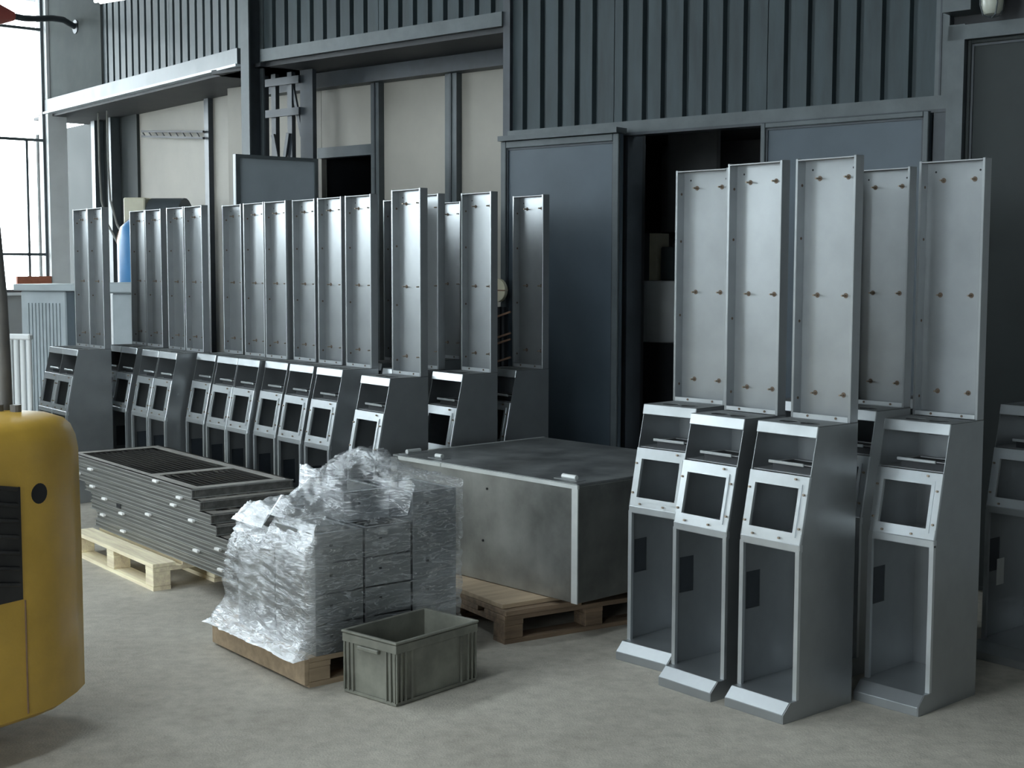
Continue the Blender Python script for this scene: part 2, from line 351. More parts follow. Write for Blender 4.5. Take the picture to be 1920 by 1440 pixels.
# doorway jambs and inner room
b = MB(); b.box((-5.16, -0.02, 0), (-5.07, 0.14, 2.56), M['darkframe']); b.box((-5.13, -0.045, 0), (-5.105, -0.02, 2.56), M['greyframe']); b.build('door_jamb', wall)
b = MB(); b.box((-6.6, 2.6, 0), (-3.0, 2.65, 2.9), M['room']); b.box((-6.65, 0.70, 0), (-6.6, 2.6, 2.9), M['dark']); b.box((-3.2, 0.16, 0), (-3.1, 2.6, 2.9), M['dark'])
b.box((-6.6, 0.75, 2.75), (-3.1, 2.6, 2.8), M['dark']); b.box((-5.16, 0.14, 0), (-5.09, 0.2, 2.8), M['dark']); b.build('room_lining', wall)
b = MB(); b.box((-6.1, 0.09, 0), (-5.1, 0.13, 2.6), M['darkframe']); b.build('wall_sheet', wall)
b = MB(); b.box((-5.86, 1.6, 1.98), (-5.43, 1.65, 2.75), M['room']); b.build('partition_panel', wall)
b = MB(); b.box((-6.3, 1.55, 1.94), (-5.2, 1.75, 1.99), M['darkframe']); b.build('ledge', wall)
# right end: pillar and tall door
b = MB(); b.box((-2.99, -0.06, 0), (-2.90, 0.05, 2.99), M['greyframe']); b.build('door_jamb', wall)
b = MB(); b.box((-2.99, -0.06, 2.91), (-1.2, 0.05, 2.985), M['greyframe']); b.build('header_trim', wall)
b = MB(); b.box((-2.995, 0.02, 2.985), (-1.2, 0.06, 6.2), M['dark']); b.build('wall_sheet', wall)
b = MB(); b.box((-2.99, -0.14, 3.045), (-2.84, 0.02, 3.6), M['greyframe']); b.build('duct_box', wall)
b = MB(); b.box((-1.25, 0.0, 0), (4.5, 0.1, 6.2), M['plaster']); b.build('wall_sheet', wall)

def door(name, n_s0, n_s1, z1, dn, label, rim=0.045, mt='bluegrey', frame='greyframe'):
    d = empty(name, wp(n_s0, dn), WALL_YAW); tag(d, label, kind='structure'); w = n_s1 - n_s0
    b = MB(); b.box((0.0, 0.0, 0.01), (w, 0.03, z1), M[mt]); b.build('door_sheet', d)
    f = MB()
    for lo, hi in [((0, -0.02, 0.01), (rim, 0, z1)), ((w - rim, -0.02, 0.01), (w, 0, z1)), ((rim, -0.02, z1 - rim), (w - rim, 0, z1)), ((rim, -0.02, 0.01), (w - rim, 0, 0.01 + rim))]:
        f.box(lo, hi, M[frame])
    f.build('door_frame', d, bevel=0.004)
    g = MB(); e = rim + 0.012
    for lo, hi in [((rim, -0.008, 0.06), (e, 0.001, z1 - rim)), ((w - e, -0.008, 0.06), (w - rim, 0.001, z1 - rim)), ((rim, -0.008, z1 - e), (w - rim, 0.001, z1 - rim))]:
        g.box(lo, hi, M['darkframe'])
    g.build('edge_strip', d)
    return d
door('door_1', -6.00, -5.035, 2.55, -0.15, 'tall blue-grey steel sliding door left of the dark doorway')
b = MB(); b.box((-6.0, -0.2, 2.552), (-5.03, -0.09, 2.585), M['greyframe']); b.build('door_rail', wall)
d3 = door('door_2', -4.09, -3.075, 2.555, -0.06, 'blue-grey steel door leaf behind the right-hand kiosks', rim=0.03)
b = MB(); b.box((0.985, -0.05, 1.98), (1.01, -0.02, 2.10), M['brown']); b.build('hinge', d3)
door('door_3', -2.90, -1.25, 2.91, 0.0, 'dark grey steel door at the right edge of the wall', mt='darkdoor', frame='darkdoor', rim=0.02)
b = MB(); b.box((-3.06, -0.05, 0), (-2.985, 0.06, 2.56), M['darkframe']); b.build('door_jamb', wall)
b = MB(); b.box((-9.4, 2.95, 0), (4.6, 3.1, 6.4), M['plaster']); b.build('light_block_wall', wall)  # unseen backing wall added to keep sky light out of the wall gaps
# open leaf of the middle doorway
leaf = empty('door_4', (-1.53, 10.70, 0), atan2(-0.43, -0.55)); tag(leaf, 'pale blue-grey door leaf swung open beside the lattice column', kind='structure')
b = MB(); b.box((0, 0, 0.02), (0.70, 0.03, 2.555), M['leafpaint']); b.build('door_sheet', leaf)
f = MB()
for lo, hi in [((0, 0.03, 0.02), (0.03, 0.045, 2.555)), ((0.67, 0.03, 0.02), (0.70, 0.045, 2.555)), ((0.03, 0.03, 2.53), (0.67, 0.045, 2.555))]: f.box(lo, hi, M['greyframe'])
f.build('door_frame', leaf)

# left section of the back wall
wl = empty('wall_side', LA, LEFT_YAW); tag(wl, 'far section of workshop wall with corrugated fascia over pale boarded bays', kind='structure')
gr = [-0.1 - 0.149 * i for i in range(9)]; corr_sheet(wl, -1.38, 0.0, 3.46, 6.2, gr, M['corr'])
gr = [-1.45 - 0.149 * i for i in range(10)]; corr_sheet(wl, -2.90, -1.385, 3.46, 6.2, gr, M['corr'])
b = MB(); b.box((-4.4, -0.02, 3.46), (-2.905, 0.02, 6.2), M['matt_sheet']); b.build('wall_sheet', wl)
b = MB(); b.box((-4.6, -0.06, 3.34), (0.02, 0.03, 3.47), M['greyframe']); b.box((-4.6, -0.075, 3.325), (0.02, 0.03, 3.345), M['palegrey']); b.build('header_trim', wl)
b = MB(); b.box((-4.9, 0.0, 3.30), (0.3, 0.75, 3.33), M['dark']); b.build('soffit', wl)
for a, c in [(-3.55, -1.91), (-1.85, -0.70)]:
    b = MB(); b.box((a, 0.63, 0), (c, 0.66, 3.31), M['beige']); b.build('board_panel', wl)
b = MB(); b.box((-1.93, 0.58, 0), (-1.84, 0.64, 3.31), M['darkframe']); b.build('mullion', wl)
b = MB(); b.box((-6.5, 0.60, 0), (-3.55, 0.66, 3.31), M['darkdoor']); b.build('wall_sheet', wl)
b = MB(); b.box((-7.3, 0.60, 0), (-6.5, 0.66, 1.2), M['plaster']); b.build('sill_wall', wl)
b = MB(); b.box((-6.52, 0.58, 1.2), (-6.5, 0.62, 3.31), M['white']); b.box((-7.3, 0.58, 1.18), (-6.5, 0.64, 1.22), M['white']); b.build('slot_frame', wl)
b = MB(); b.box((-7.3, 0.63, 1.2), (-6.52, 0.634, 3.31), M['glass']); b.build('slot_pane', wl)
b = MB()
for x, w in [(-4.55, 0.10), (-4.1, 0.10)]: b.box((x, 0.50, 0), (x + w, 0.60, 3.31), M['greyframe'])
b.build('mullion', wl)
tr = MB(); tr.bar((-3.3, 0.55, 3.10), (-1.88, 0.55, 2.99), 0.02, 0.02, M['dark']); tr.bar((-3.3, 0.55, 3.05), (-1.88, 0.55, 2.93), 0.02, 0.02, M['dark'])
for i in range(9):
    t0, t1 = i / 9, (i + 0.5) / 9
    tr.bar((-3.3 + 1.42 * t0, 0.55, 3.10 - 0.11 * t0), (-3.3 + 1.42 * t1, 0.55, 3.05 - 0.12 * t1), 0.01, 0.01, M['dark'])
tr.build('truss_rail', wl)

# glazed side wall
NB_ = ['first', 'second', 'third', 'fourth', 'fifth', 'sixth', 'seventh', 'eighth']
wcount = 0
for si, (o_, d_, n_, sills) in enumerate(SIDE):
    yaw = atan2(d_.y, d_.x)
    gw = empty('wall_left' if si == 0 else 'wall_left_near', o_, yaw)
    tag(gw, ['short glazed wall at the far left corner', 'long glazed left side wall outside the view'][si], kind='structure')
    inside = 1.0 if (Matrix.Rotation(yaw, 3, 'Z') @ Vector((0, 1, 0))).dot(n_) > 0 else -1.0
    def gbox(b, x0, x1, y0, y1, z0, z1, m):
        ya, yb = sorted((y0 * inside, y1 * inside)); b.box((x0, ya, z0), (x1, yb, z1), m)
    LEN = BAY * len(sills) + 0.1
    b = MB(); gbox(b, -0.1, LEN, -0.25, 0.0, 0, WIN_Z0, M['plaster']); b.build('sill_wall', gw)
    b = MB(); gbox(b, -0.1, LEN, -0.25, 0.0, WIN_Z1, 6.4, M['plaster']); b.build('head_wall', gw)
    for i in range(len(sills) + 1):
        x = 0.05 + BAY * i
        b = MB(); gbox(b, x - 0.2, x, -0.25, 0.03, WIN_Z0, WIN_Z1, M['white']); b.build('pier', gw)
    for i, Z0_ in enumerate(sills):
        x0 = 0.05 + BAY * i; x1 = x0 + 1.5
        b = MB(); gbox(b, x0, x1, -0.2, -0.02, WIN_Z0, Z0_, M['plaster']); b.build('parapet', gw)
        b = MB(); gbox(b, x0, x1, -0.2, 0.05, Z0_ - 0.03, Z0_, M['white']); b.build('window_sill', gw)
        wcount += 1
        wn = empty('window_%d' % wcount, o_, yaw)
        tag(wn, 'bright metal-framed window at the far left corner' if si == 0 else 'tall metal-framed window outside the view, %s bay of the long left wall' % NB_[i], kind='structure')
        b = MB()
        gbox(b, x0, x0 + 0.03, -0.1, -0.05, Z0_, WIN_Z1, M['greyframe']); gbox(b, x1 - 0.03, x1, -0.1, -0.05, Z0_, WIN_Z1, M['greyframe'])
        gbox(b, x0, x1, -0.1, -0.05, Z0_, Z0_ + 0.03, M['greyframe']); gbox(b, x0, x1, -0.1, -0.05, WIN_Z1 - 0.03, WIN_Z1, M['greyframe'])
        b.build('window_frame', wn)
        zs = [z for z in (1.85, 3.05, 4.2) if z > Z0_ + 0.2]
        for mx_ in (0.20, 0.62, 1.06):
            b = MB(); gbox(b, x0 + mx_ - 0.012, x0 + mx_ + 0.012, -0.09, -0.05, Z0_ + 0.03, 3.05 if si == 0 else WIN_Z1 - 0.03, M['greyframe']); b.build('muntin', wn)
        for mz in zs:
            b = MB(); gbox(b, x0 + 0.03, x1 - 0.03, -0.09, -0.05, mz - 0.014, mz + 0.014, M['greyframe']); b.build('muntin', wn)
        zs = [Z0_ + 0.03] + zs + [WIN_Z1 - 0.03]
        for a, c in zip(zs, zs[1:]):
            b = MB(); gbox(b, x0 + 0.03, x1 - 0.03, -0.074, -0.07, a, c, M['glass']); b.build('pane', wn)
    if si == 0:
        bk = MB(); gbox(bk, 0.06, 0.42, 0.0, 0.05, 1.47, 1.62, M['brick']); bk.build('brick_ledge', gw)
# closing end of the glazed wall, rear wall, right wall
b = MB(); e = LQ + QD * (BAY * 7 + 0.1); r0 = wp(-8.4, REAR_C - C0)
b.bar((e.x, e.y, 3.2), (r0.x, r0.y, 3.2), 0.25, 6.4, M['plaster']); tag(b.build('wall_left_end'), 'plain plaster wall closing the left side behind the viewer', kind='structure')
rw = empty('wall_rear', NI * REAR_C, WALL_YAW); tag(rw, 'rear hall wall behind the viewer with openings added for fill light', kind='structure')
b = MB(); b.plate(rect(-21.2, 0, 4.7, 6.4), [rect(a, max(z0, 0.01), c, z1) for (a, c, z0, z1) in FILL_OPENINGS], 0.25, M['plaster'], lambda u, v, w: (u, -w, v)); b.build('wall_sheet', rw)
for k in range(1, 4):
    b = MB(); x = -0.5 + k * 0.5; b.box((x - 0.03, -0.15, 1.6), (x + 0.03, -0.08, 4.0), M['greyframe']); b.build('mullion', rw)
b = MB(); b.box((-0.5, -0.118, 1.6), (1.5, -0.114, 4.0), M['glass']); b.build('pane', rw)  # glass in the added rear fill opening
b = MB(); p0, p1 = wp(4.6, 0.3), wp(4.6, REAR_C - C0 - 0.2)
b.bar((p0.x, p0.y, 3.2), (p1.x, p1.y, 3.2), 0.25, 6.4, M['plaster']); tag(b.build('wall_right'), 'plain right-hand hall wall outside the view', kind='structure')
cl = MB()
cl.plate(rect(-21.5, -6.4, 4.9, 17.5), [rect(a, c, bb, d) for (a, bb, c, d) in ROOF_FILL], 0.2, M['roofm'], lambda u, v, w: (u, v, w))
co = cl.build('ceiling'); place(co, (0, 0, ROOF_Z), WALL_YAW); tag(co, 'dark sheet roof with unseen openings added for top light', kind='structure')
for (a, bb, c, d) in ROOF_FILL:
    b = MB(); b.box((a, c, 0.12), (bb, d, 0.124), M['glass']); b.build('roof_fill_pane', co)  # glass over an added roof opening for top light
    for k in range(1, 8):
        b = MB(); y = c + (d - c) * k / 8; b.box((a, y - 0.02, 0.06), (bb, y + 0.02, 0.12), M['greyframe']); b.build('glazing_bar', co)

# ================================================================== COLUMNS
cb = empty('steel_column', wp(-8.73, -0.03), WALL_YAW); tag(cb, 'dark riveted steel H-column between the two corrugated fascias', 'column')
b = MB(); b.box((-0.05, -0.08, 0), (0.05, -0.065, 6.1), M['greyframe']); b.build('flange', cb)
b = MB(); b.box((-0.05, 0.065, 0), (0.05, 0.08, 6.1), M['greyframe']); b.build('flange', cb)
b = MB(); b.box((-0.006, -0.065, 0), (0.006, 0.065, 6.1), M['darkframe']); b.build('web', cb)
lc = empty('lattice_column', wp(-8.66, 0.28), WALL_YAW); tag(lc, 'dark lattice steel column with crossed braces beside the open door leaf', 'column')
for x, w in [(-0.285, 0.02), (-0.17, 0.055), (0.03, 0.055), (0.235, 0.15)]:
    b = MB(); b.box((x - w / 2, -0.02, 0), (x + w / 2, 0.02, 3.29), M['darkframe']); b.build('chord', lc)
for z in (0.5, 1.1, 1.7, 2.3, 2.97, 3.22):
    b = MB(); b.bar((-0.285, -0.035, z), (0.17, -0.035, z), 0.02, 0.06, M['darkframe']); b.build('tie_bar', lc)
for z in (0.55, 1.15, 1.75, 2.42):
    b = MB(); b.bar((-0.16, -0.035, z + 0.38), (-0.06, -0.035, z), 0.02, 0.035, M['darkframe']); b.build('brace', lc)
    b = MB(); b.bar((0.03, -0.035, z + 0.38), (-0.06, -0.035, z), 0.02, 0.035, M['darkframe']); b.build('brace', lc)
    b = MB(); b.bar((0.05, 0.0, z + 0.75), (0.16, 0.0, z + 0.35), 0.02, 0.03, M['darkframe']); b.build('brace', lc)

# ================================================================== KIOSKS
KW, KD, KH, KT = 0.290, 0.344, 1.117, 2.146
def tilt_y(z): return 0.011 + (z - 0.675) * (0.1 - 0.011) / (KH - 0.675)
def make_kiosk():
    k = empty('kiosk_housing')
    S = M['steel']; E = M['steel_lit_edge']
    prof = [(-0.078, 0.0), (-0.078, 0.034), (-0.036, 0.075), (0.0, 0.075), (0.0, 0.64), (0.0, 0.675), (tilt_y(KH), KH), (KD, KH), (KD, 0.0)]
    # side panels (the left one carries a rectangular cut-out)
    b = MB(); b.plate(prof, [rect(0.035, 0.37, 0.12, 0.52)], 0.003, S, lambda u, v, w: (w, u, v)); b.build('side_panel', k)
    b = MB(); b.box((-0.0005, 0.034, 0.369), (0.0005, 0.121, 0.521), M['darkframe']); b.build('cutout_shade', k)  # dark sheet standing in for the shade seen through the cut-out
    b = MB(); b.plate(prof, [], 0.003, S, lambda u, v, w: (KW - w, u, v)); b.build('side_panel', k)
    b = MB(); b.box((0.003, KD - 0.003, 0.0), (KW - 0.003, KD, KH), S); b.build('back_panel', k)
    # foot plinth
    b = MB(); ft = [(-0.080, 0.0), (-0.080, 0.036), (-0.038, 0.077), (KD - 0.003, 0.077), (KD - 0.003, 0.0)]
    b.plate(ft, [], KW - 0.004, S, lambda u, v, w: (0.002 + w, u, v)); b.build('foot_plinth', k, bevel=0.002)
    # front posts (folded edges of the side panels)
    for x in (0.0, KW - 0.018):
        b = MB(); b.box((x - 0.001 if x == 0 else x, -0.003, 0.077), (x + 0.018 if x == 0 else KW + 0.001, 0.012, 0.655), E); b.build('front_post', k)
    # bezel, a tilted plate with a window
    z0, z1 = 0.675, 0.93; Lb = sqrt((z1 - z0) ** 2 + (tilt_y(z1) - tilt_y(z0)) ** 2)
    dy, dz = (tilt_y(z1) - tilt_y(z0)) / Lb, (z1 - z0) / Lb
    fn = lambda u, v, w: (u, tilt_y(z0) - 0.010 + v * dy + w * dz, z0 + v * dz - w * dy)
    win = rect(0.038, 0.042, KW - 0.040, Lb - 0.048)
    bz = MB(); bz.plate(rect(-0.001, 0, KW + 0.001, Lb), [win], 0.012, E, fn); bez = bz.build('bezel', k, bevel=0.0015)
    b = MB(); b.plate(rect(0.024, 0.026, KW - 0.026, Lb - 0.032), [rect(0.038, 0.042, KW - 0.040, Lb - 0.048)], -0.005, E, fn); b.build('inner_frame', bez)
    b = MB(); b.box((-0.001, tilt_y(z0) - 0.013, 0.645), (KW + 0.001, 0.02, 0.677), E); b.build('bezel_lip', bez, bevel=0.003)
    bolts = MB()
    for u, v in [(0.06, 0.014), (0.19, 0.014), (KW - 0.013, 0.06), (KW - 0.013, 0.19), (0.012, 0.06), (0.012, 0.19), (KW - 0.06, Lb - 0.015)]:
        bolts = MB(); bolts.cyl(fn(u, v, 0), fn(u, v, -0.009), 0.0045, M['stud'], 8); bolts.build('bolt', bez)
    # shelves inside
    b = MB(); b.box((0.003, 0.02, 0.655), (KW - 0.003, KD - 0.003, 0.66), S); b.build('shelf', k)
    b = MB(); b.box((0.003, tilt_y(0.93) + 0.008, 0.93), (KW - 0.003, KD - 0.003, 0.934), M['steel_dark']); b.build('shelf', k)
    # tray in the upper opening
    t = MB(); t.box((0.085, 0.085, 0.934), (KW - 0.004, 0.20, 0.962), M['dark']); tr_ = t.build('tray', k)
    t = MB(); t.box((0.075, 0.068, 0.962), (KW - 0.045, 0.077, 0.974), E); t.build('tray_lip', tr_, bevel=0.002)
    t = MB(); t.plate(rect(0.085, 0.077, KW - 0.004, 0.205), [rect(0.11, 0.095, KW - 0.035, 0.185)], 0.003, M['steel_dark'], lambda u, v, w: (u, v, 0.966 + w)); t.build('tray_top', tr_)
    t = MB(); t.box((0.11, 0.095, 0.9625), (KW - 0.035, 0.185, 0.9635), M['hole']); t.build('tray_slot', tr_)
    # cap: bright tilted front band and top plate with two oval openings
    fc = lambda u, v, w: (u, tilt_y(KH) - 0.006 + (v - 0.042) * 0.2 + w, KH - 0.042 + v)
    b = MB(); b.plate(rect(-0.0015, 0, KW + 0.0015, 0.044), [], 0.008, E, fc); b.build('cap_band', k, bevel=0.002)
    y0 = tilt_y(KH)
    b = MB(); b.plate(rect(-0.001, y0 - 0.004, KW + 0.001, KD), [ell(0.092, y0 + 0.07, 0.040, 0.034), ell(0.196, y0 + 0.07, 0.040, 0.034)], 0.003, M['plate'], lambda u, v, w: (u, v, KH - 0.001 + w)); b.build('top_plate', k)
    for cx_ in (0.092, 0.196):
        b = MB(); b.cyl((cx_, y0 + 0.07, KH - 0.05), (cx_, y0 + 0.07, KH - 0.012), 0.044, M['dark'], 16); b.build('opening_shade', k)  # dark cylinder standing in for the shade inside the oval opening
    # backboard channel
    by = KD - 0.05
    bb = MB(); bb.box((0.012, KD - 0.004, KH + 0.003), (KW - 0.012, KD, KT - 0.003), S); board = bb.build('backboard', k)
    for x in (0.0, KW - 0.012):
        b = MB(); b.box((x, by, KH + 0.002), (x + 0.012, KD, KT + 0.004), S); b.build('board_flange', board, bevel=0.0015)
    b = MB(); b.box((0.012, by, KT - 0.004), (KW - 0.012, KD, KT), M['steel_dark']); b.build('board_top', board)
    b = MB(); b.box((0.012, by, KH + 0.002), (KW - 0.012, by + 0.003, KH + 0.022), E); b.box((0.012, by, KH + 0.002), (KW - 0.012, KD - 0.004, KH + 0.005), E); b.build('board_foot', board)
    sm = MB(); sm.cyl((0, 0, 0), (0, -0.028, 0), 0.0036, M['stud'], 8); sm.cyl((0, 0, 0), (0, -0.0012, 0), 0.0105, M['burn'], 12)
    sme = sm.mesh('stud')
    for x in (0.085, 0.222):
        for z in (KT - 0.075, KT - 0.535, KT - 0.925):
            o = link('stud', sme, board); o.location = (x, KD - 0.004, z)
    rv = MB(); rv.cyl((0, 0, 0), (0, -0.003, 0), 0.005, M['burn'], 8); rme = rv.mesh('rivet')
    for x in (0.085, 0.222): o = link('rivet', rme, board); o.location = (x, by, KH + 0.014)
    hl = MB(); hl.cyl((0, 0, 0), (0, -0.0008, 0), 0.0042, M['hole'], 10); hme = hl.mesh('pin_hole')
    for x in (0.05, 0.245): o = link('pin_hole', hme, board); o.location = (x, KD - 0.004, KT - 0.04)
    sp = MB(); sp.cyl((0, 0, 0), (0.001, 0, 0), 0.006, M['burn'], 8); spm = sp.mesh('weld_spot')
    for z in (KT - 0.31, KT - 0.64, KT - 0.1, KT - 0.95): o = link('weld_spot', spm, board); o.location = (0.012, KD - 0.022, z)
    return k
GL, GRT = 'kiosk housings lined up along the wall', 'kiosk housings grouped on the right'
KIOSKS = [
 (0.517, 5.947, -0.80, GRT, 'bare steel kiosk housing right beside the big steel box, leftmost of the right group'),
 (0.669, 5.568, -0.891, GRT, 'bare steel kiosk housing second from the left in the right group'),
 (0.900, 5.301, -0.877, GRT, 'bare steel kiosk housing nearest the camera, middle of the right group'),
 (1.427, 5.389, -0.839, GRT, 'bare steel kiosk housing standing alone at the right front of the right group'),
 (1.275, 5.885, -0.873, GRT, 'bare steel kiosk housing half hidden behind the nearest one in the right group'),
 (1.120, 6.160, -0.873, GRT, 'bare steel kiosk housing almost wholly hidden behind the second of the right group'),
 (2.101, 5.984, -0.875, GRT, 'shadowed steel kiosk housing cut off by the right picture edge, with a pale sticker inside'),
 (-3.568, 10.249, -0.912, GL, 'bare steel kiosk housing at the far left end of the long row'),
 (-3.388, 10.017, -0.912, GL, 'bare steel kiosk housing second from the far left end of the long row'),
 (-3.203, 10.482, -0.915, GL, 'shadowed steel kiosk housing just right of the gap in the long row'),
 (-3.021, 10.246, -0.915, GL, 'shadowed steel kiosk housing second to the right of the gap in the long row'),
 (-2.770, 9.893, -0.915, GL, 'bare steel kiosk housing third to the right of the gap in the long row'),
 (-2.585, 9.658, -0.911, GL, 'bare steel kiosk housing fourth to the right of the gap in the long row'),
 (-2.272, 9.467, -0.911, GL, 'bare steel kiosk housing left of three in the middle of the long row'),
 (-2.063, 9.162, -0.905, GL, 'bare steel kiosk housing centre of three in the middle of the long row'),
 (-1.878, 8.933, -0.905, GL, 'bare steel kiosk housing right of three in the middle of the long row'),
 (-1.657, 8.700, -0.910, GL, 'bare steel kiosk housing left of three behind the right end of the louvred panels'),
 (-1.456, 8.433, -0.910, GL, 'bare steel kiosk housing centre of three behind the right end of the louvred panels'),
 (-1.248, 8.155, -0.904, GL, 'bare steel kiosk housing right of three behind the right end of the louvred panels'),
 (-0.913, 7.534, -0.912, GL, 'bare steel kiosk housing standing forward alone behind the plastic-wrapped stack'),
 (-0.533, 7.843, -0.903, GL, 'bare steel kiosk housing behind the left end of the big steel box'),
 (-0.231, 8.154, -0.905, GL, 'dark steel kiosk housing next to the tall sliding door, rightmost of the long row'),
 (-1.066, 8.682, -0.911, GL, 'dark steel kiosk housing in the second row, its board seen left of the forward one'),
 (-0.845, 8.079, -0.908, GL, 'dark steel kiosk housing directly behind the forward one, its flange showing to the right'),
 (-0.751, 9.003, -0.913, GL, 'dark steel kiosk housing in the second row with a shaded board between two front boards'),
 (-2.010, 9.840, -0.911, GL, 'dark steel kiosk housing in the second row, a sliver seen left of the middle three'),
 (1.700, 6.290, -0.873, GRT, 'steel kiosk housing at the very back, a bright sliver left of the lone front one'),
]
proto = make_kiosk()
first = True
for (x, y, a, gname, lab) in KIOSKS:
    o = proto if first else copy_tree(proto)
    first = False
    place(o, (x, y, 0), a); tag(o, lab, 'kiosk', gname)
    if 'sticker' in lab:
        b = MB(); b.box((0.0032, 0.10, 0.30), (0.004, 0.16, 0.42), M['sticker']); b.build('sticker', o)

# ================================================================== LOUVRED PANEL STACK ON PALLET
PD = Vector((-0.6112, 0.7915, 0)); PN = Vector((0.7915, 0.6112, 0))
PYAW = atan2(-PD.y, -PD.x)       # local +x = right/near end, local +y = towards the wall
ends = [0.0, 0.10, 0.23, 0.29, 0.42, 0.44, 0.47, 0.47]
tabs = {0: [-1.69, -0.44], 1: [-1.42, -0.13], 2: [-1.63, -0.21], 3: [-1.39, 0.02], 4: [-1.2, -0.55], 5: [-0.94, 0.33], 6: [-1.23, 0.07], 7: [-0.92, 0.36]}
order = ['topmost', 'second from the top', 'third from the top', 'fourth from the top', 'fourth from the bottom', 'third from the bottom', 'second from the bottom', 'lowest']
PH = 0.0505
for i in range(8):
    z0 = 0.149 + PH * (7 - i) + 0.0008
    e = ends[i]; L = 1.82 + (0 if i == 0 else 0.03 * (i % 3)); Wd = 0.60 + (0.0 if i == 0 else 0.01 * (i % 2))
    p = empty('louvred_panel', (-1.68 - PD.x * e, 7.10 - PD.y * e, z0), PYAW)
    tag(p, 'flat steel louvred door panel, %s in the stack on the left pallet' % order[i], 'panel', 'steel panels stacked on the left pallet')
    x0, x1 = -L, 0.0; fw = 0.055; ms = M['panel_steel']; h = PH - 0.003
    f = MB()
    for lo, hi in [((x0, 0, 0), (x1, 0.018, h)), ((x0, Wd - 0.018, 0), (x1, Wd, h)), ((x0, 0.018, 0), (x0 + 0.018, Wd - 0.018, h)), ((x1 - 0.018, 0.018, 0), (x1, Wd - 0.018, h))]:
        f.box(lo, hi, ms)
    f.build('rim', p, bevel=0.002)
    f = MB()
    for zz in (0.0, h - 0.005):
        f.box((x0 - 0.005, -0.006, zz), (x1 + 0.005, 0.0, zz + 0.005), ms); f.box((x1, 0.0, zz), (x1 + 0.006, Wd, zz + 0.005), ms)
    f.box((x0, -0.004, h * 0.45), (x1, 0.0, h * 0.55), ms); f.mats[0] = M['bead']; f.build('edge_bead', p)
    f = MB(); xc = -0.62
    f.plate(rect(x0 + 0.001, 0.001, x1 - 0.001, Wd - 0.001), [rect(x0 + fw * 1.5, fw, xc - 0.035, Wd - fw * 1.3), rect(xc + 0.035, fw * 1.3, x1 - fw * 1.6, Wd - fw * 1.3)], 0.003, M['face'], lambda u, v, w: (u, v, h - 0.003 + w)); f.build('face_sheet', p)
    if i == 0:
        for (a, c, v0, v1) in [(x0 + fw * 1.5, xc - 0.035, fw, Wd - fw * 1.3), (xc + 0.035, x1 - fw * 1.6, fw * 1.3, Wd - fw * 1.3)]:
            n = 13; st = (v1 - v0) / n
            sl = MB(); sl.add([(a, 0, 0.0), (c, 0, 0.0), (c, st * 0.7, -0.022), (a, st * 0.7, -0.022), (a, 0, -0.003), (c, 0, -0.003), (c, st * 0.7, -0.025), (a, st * 0.7, -0.025)],
                              [(0, 1, 2, 3), (7, 6, 5, 4), (0, 4, 5, 1), (1, 5, 6, 2), (2, 6, 7, 3), (3, 7, 4, 0)], M['slat'])
            sme = sl.mesh('louvre_slat')
            for q in range(n):
                o = link('louvre_slat', sme, p); o.location = (0, v0 + q * st, h - 0.004)
    for tx in tabs[i]:
        f = MB(); tx = tx - e; f.box((tx - 0.028, -0.022, h - 0.014), (tx + 0.028, -0.004, h - 0.001), M['white_tab']); f.build('hinge_tab', p, bevel=0.002)
    if i == 4:
        f = MB(); f.box((-1.0 - e - 0.03, -0.0065, 0.012), (-1.0 - e + 0.03, -0.004, 0.036), M['hole']); f.build('slot', p)

def pallet(name, loc, rz, Lx, Ly, H, wood, label, nb=5, lead=True, bottom=True):
    """deck boards run along x; stringer blocks beneath"""
    p = empty(name, loc, rz); tag(p, label, 'pallet')
    bt = 0.022; bw = Ly / nb * 0.8
    for i in range(nb):
        y0 = i * (Ly - bw) / (nb - 1)
        b = MB(); b.box((0, y0, H - bt), (Lx, y0 + bw, H), M[wood]); b.build('deck_board', p, bevel=0.002)
    for x in (0, Lx / 2 - 0.05, Lx - 0.10):
        b = MB(); b.box((x, 0.0, H - 2 * bt), (x + 0.10, Ly, H - bt - 0.0005), M[wood]); b.build('cross_board', p)
        for y in (0, Ly / 2 - 0.05, Ly - 0.10):
            b = MB(); b.box((x, y, bt), (x + 0.10, y + 0.10, H - 2 * bt - 0.0005), M[wood]); b.build('block', p, bevel=0.003)
    if bottom:
        for y in (0, Ly / 2 - 0.05, Ly - 0.10):
            b = MB(); b.box((0, y, 0), (Lx, y + 0.10, bt - 0.0005), M[wood]); b.build('base_board', p)
    return p
pl = pallet('wooden_pallet', (-1.90 + PD.x * 1.2, 7.13 + PD.y * 1.2, 0), PYAW, 1.2, 0.80, 0.145, 'wood', 'pale new wooden pallet under the stack of louvred panels')

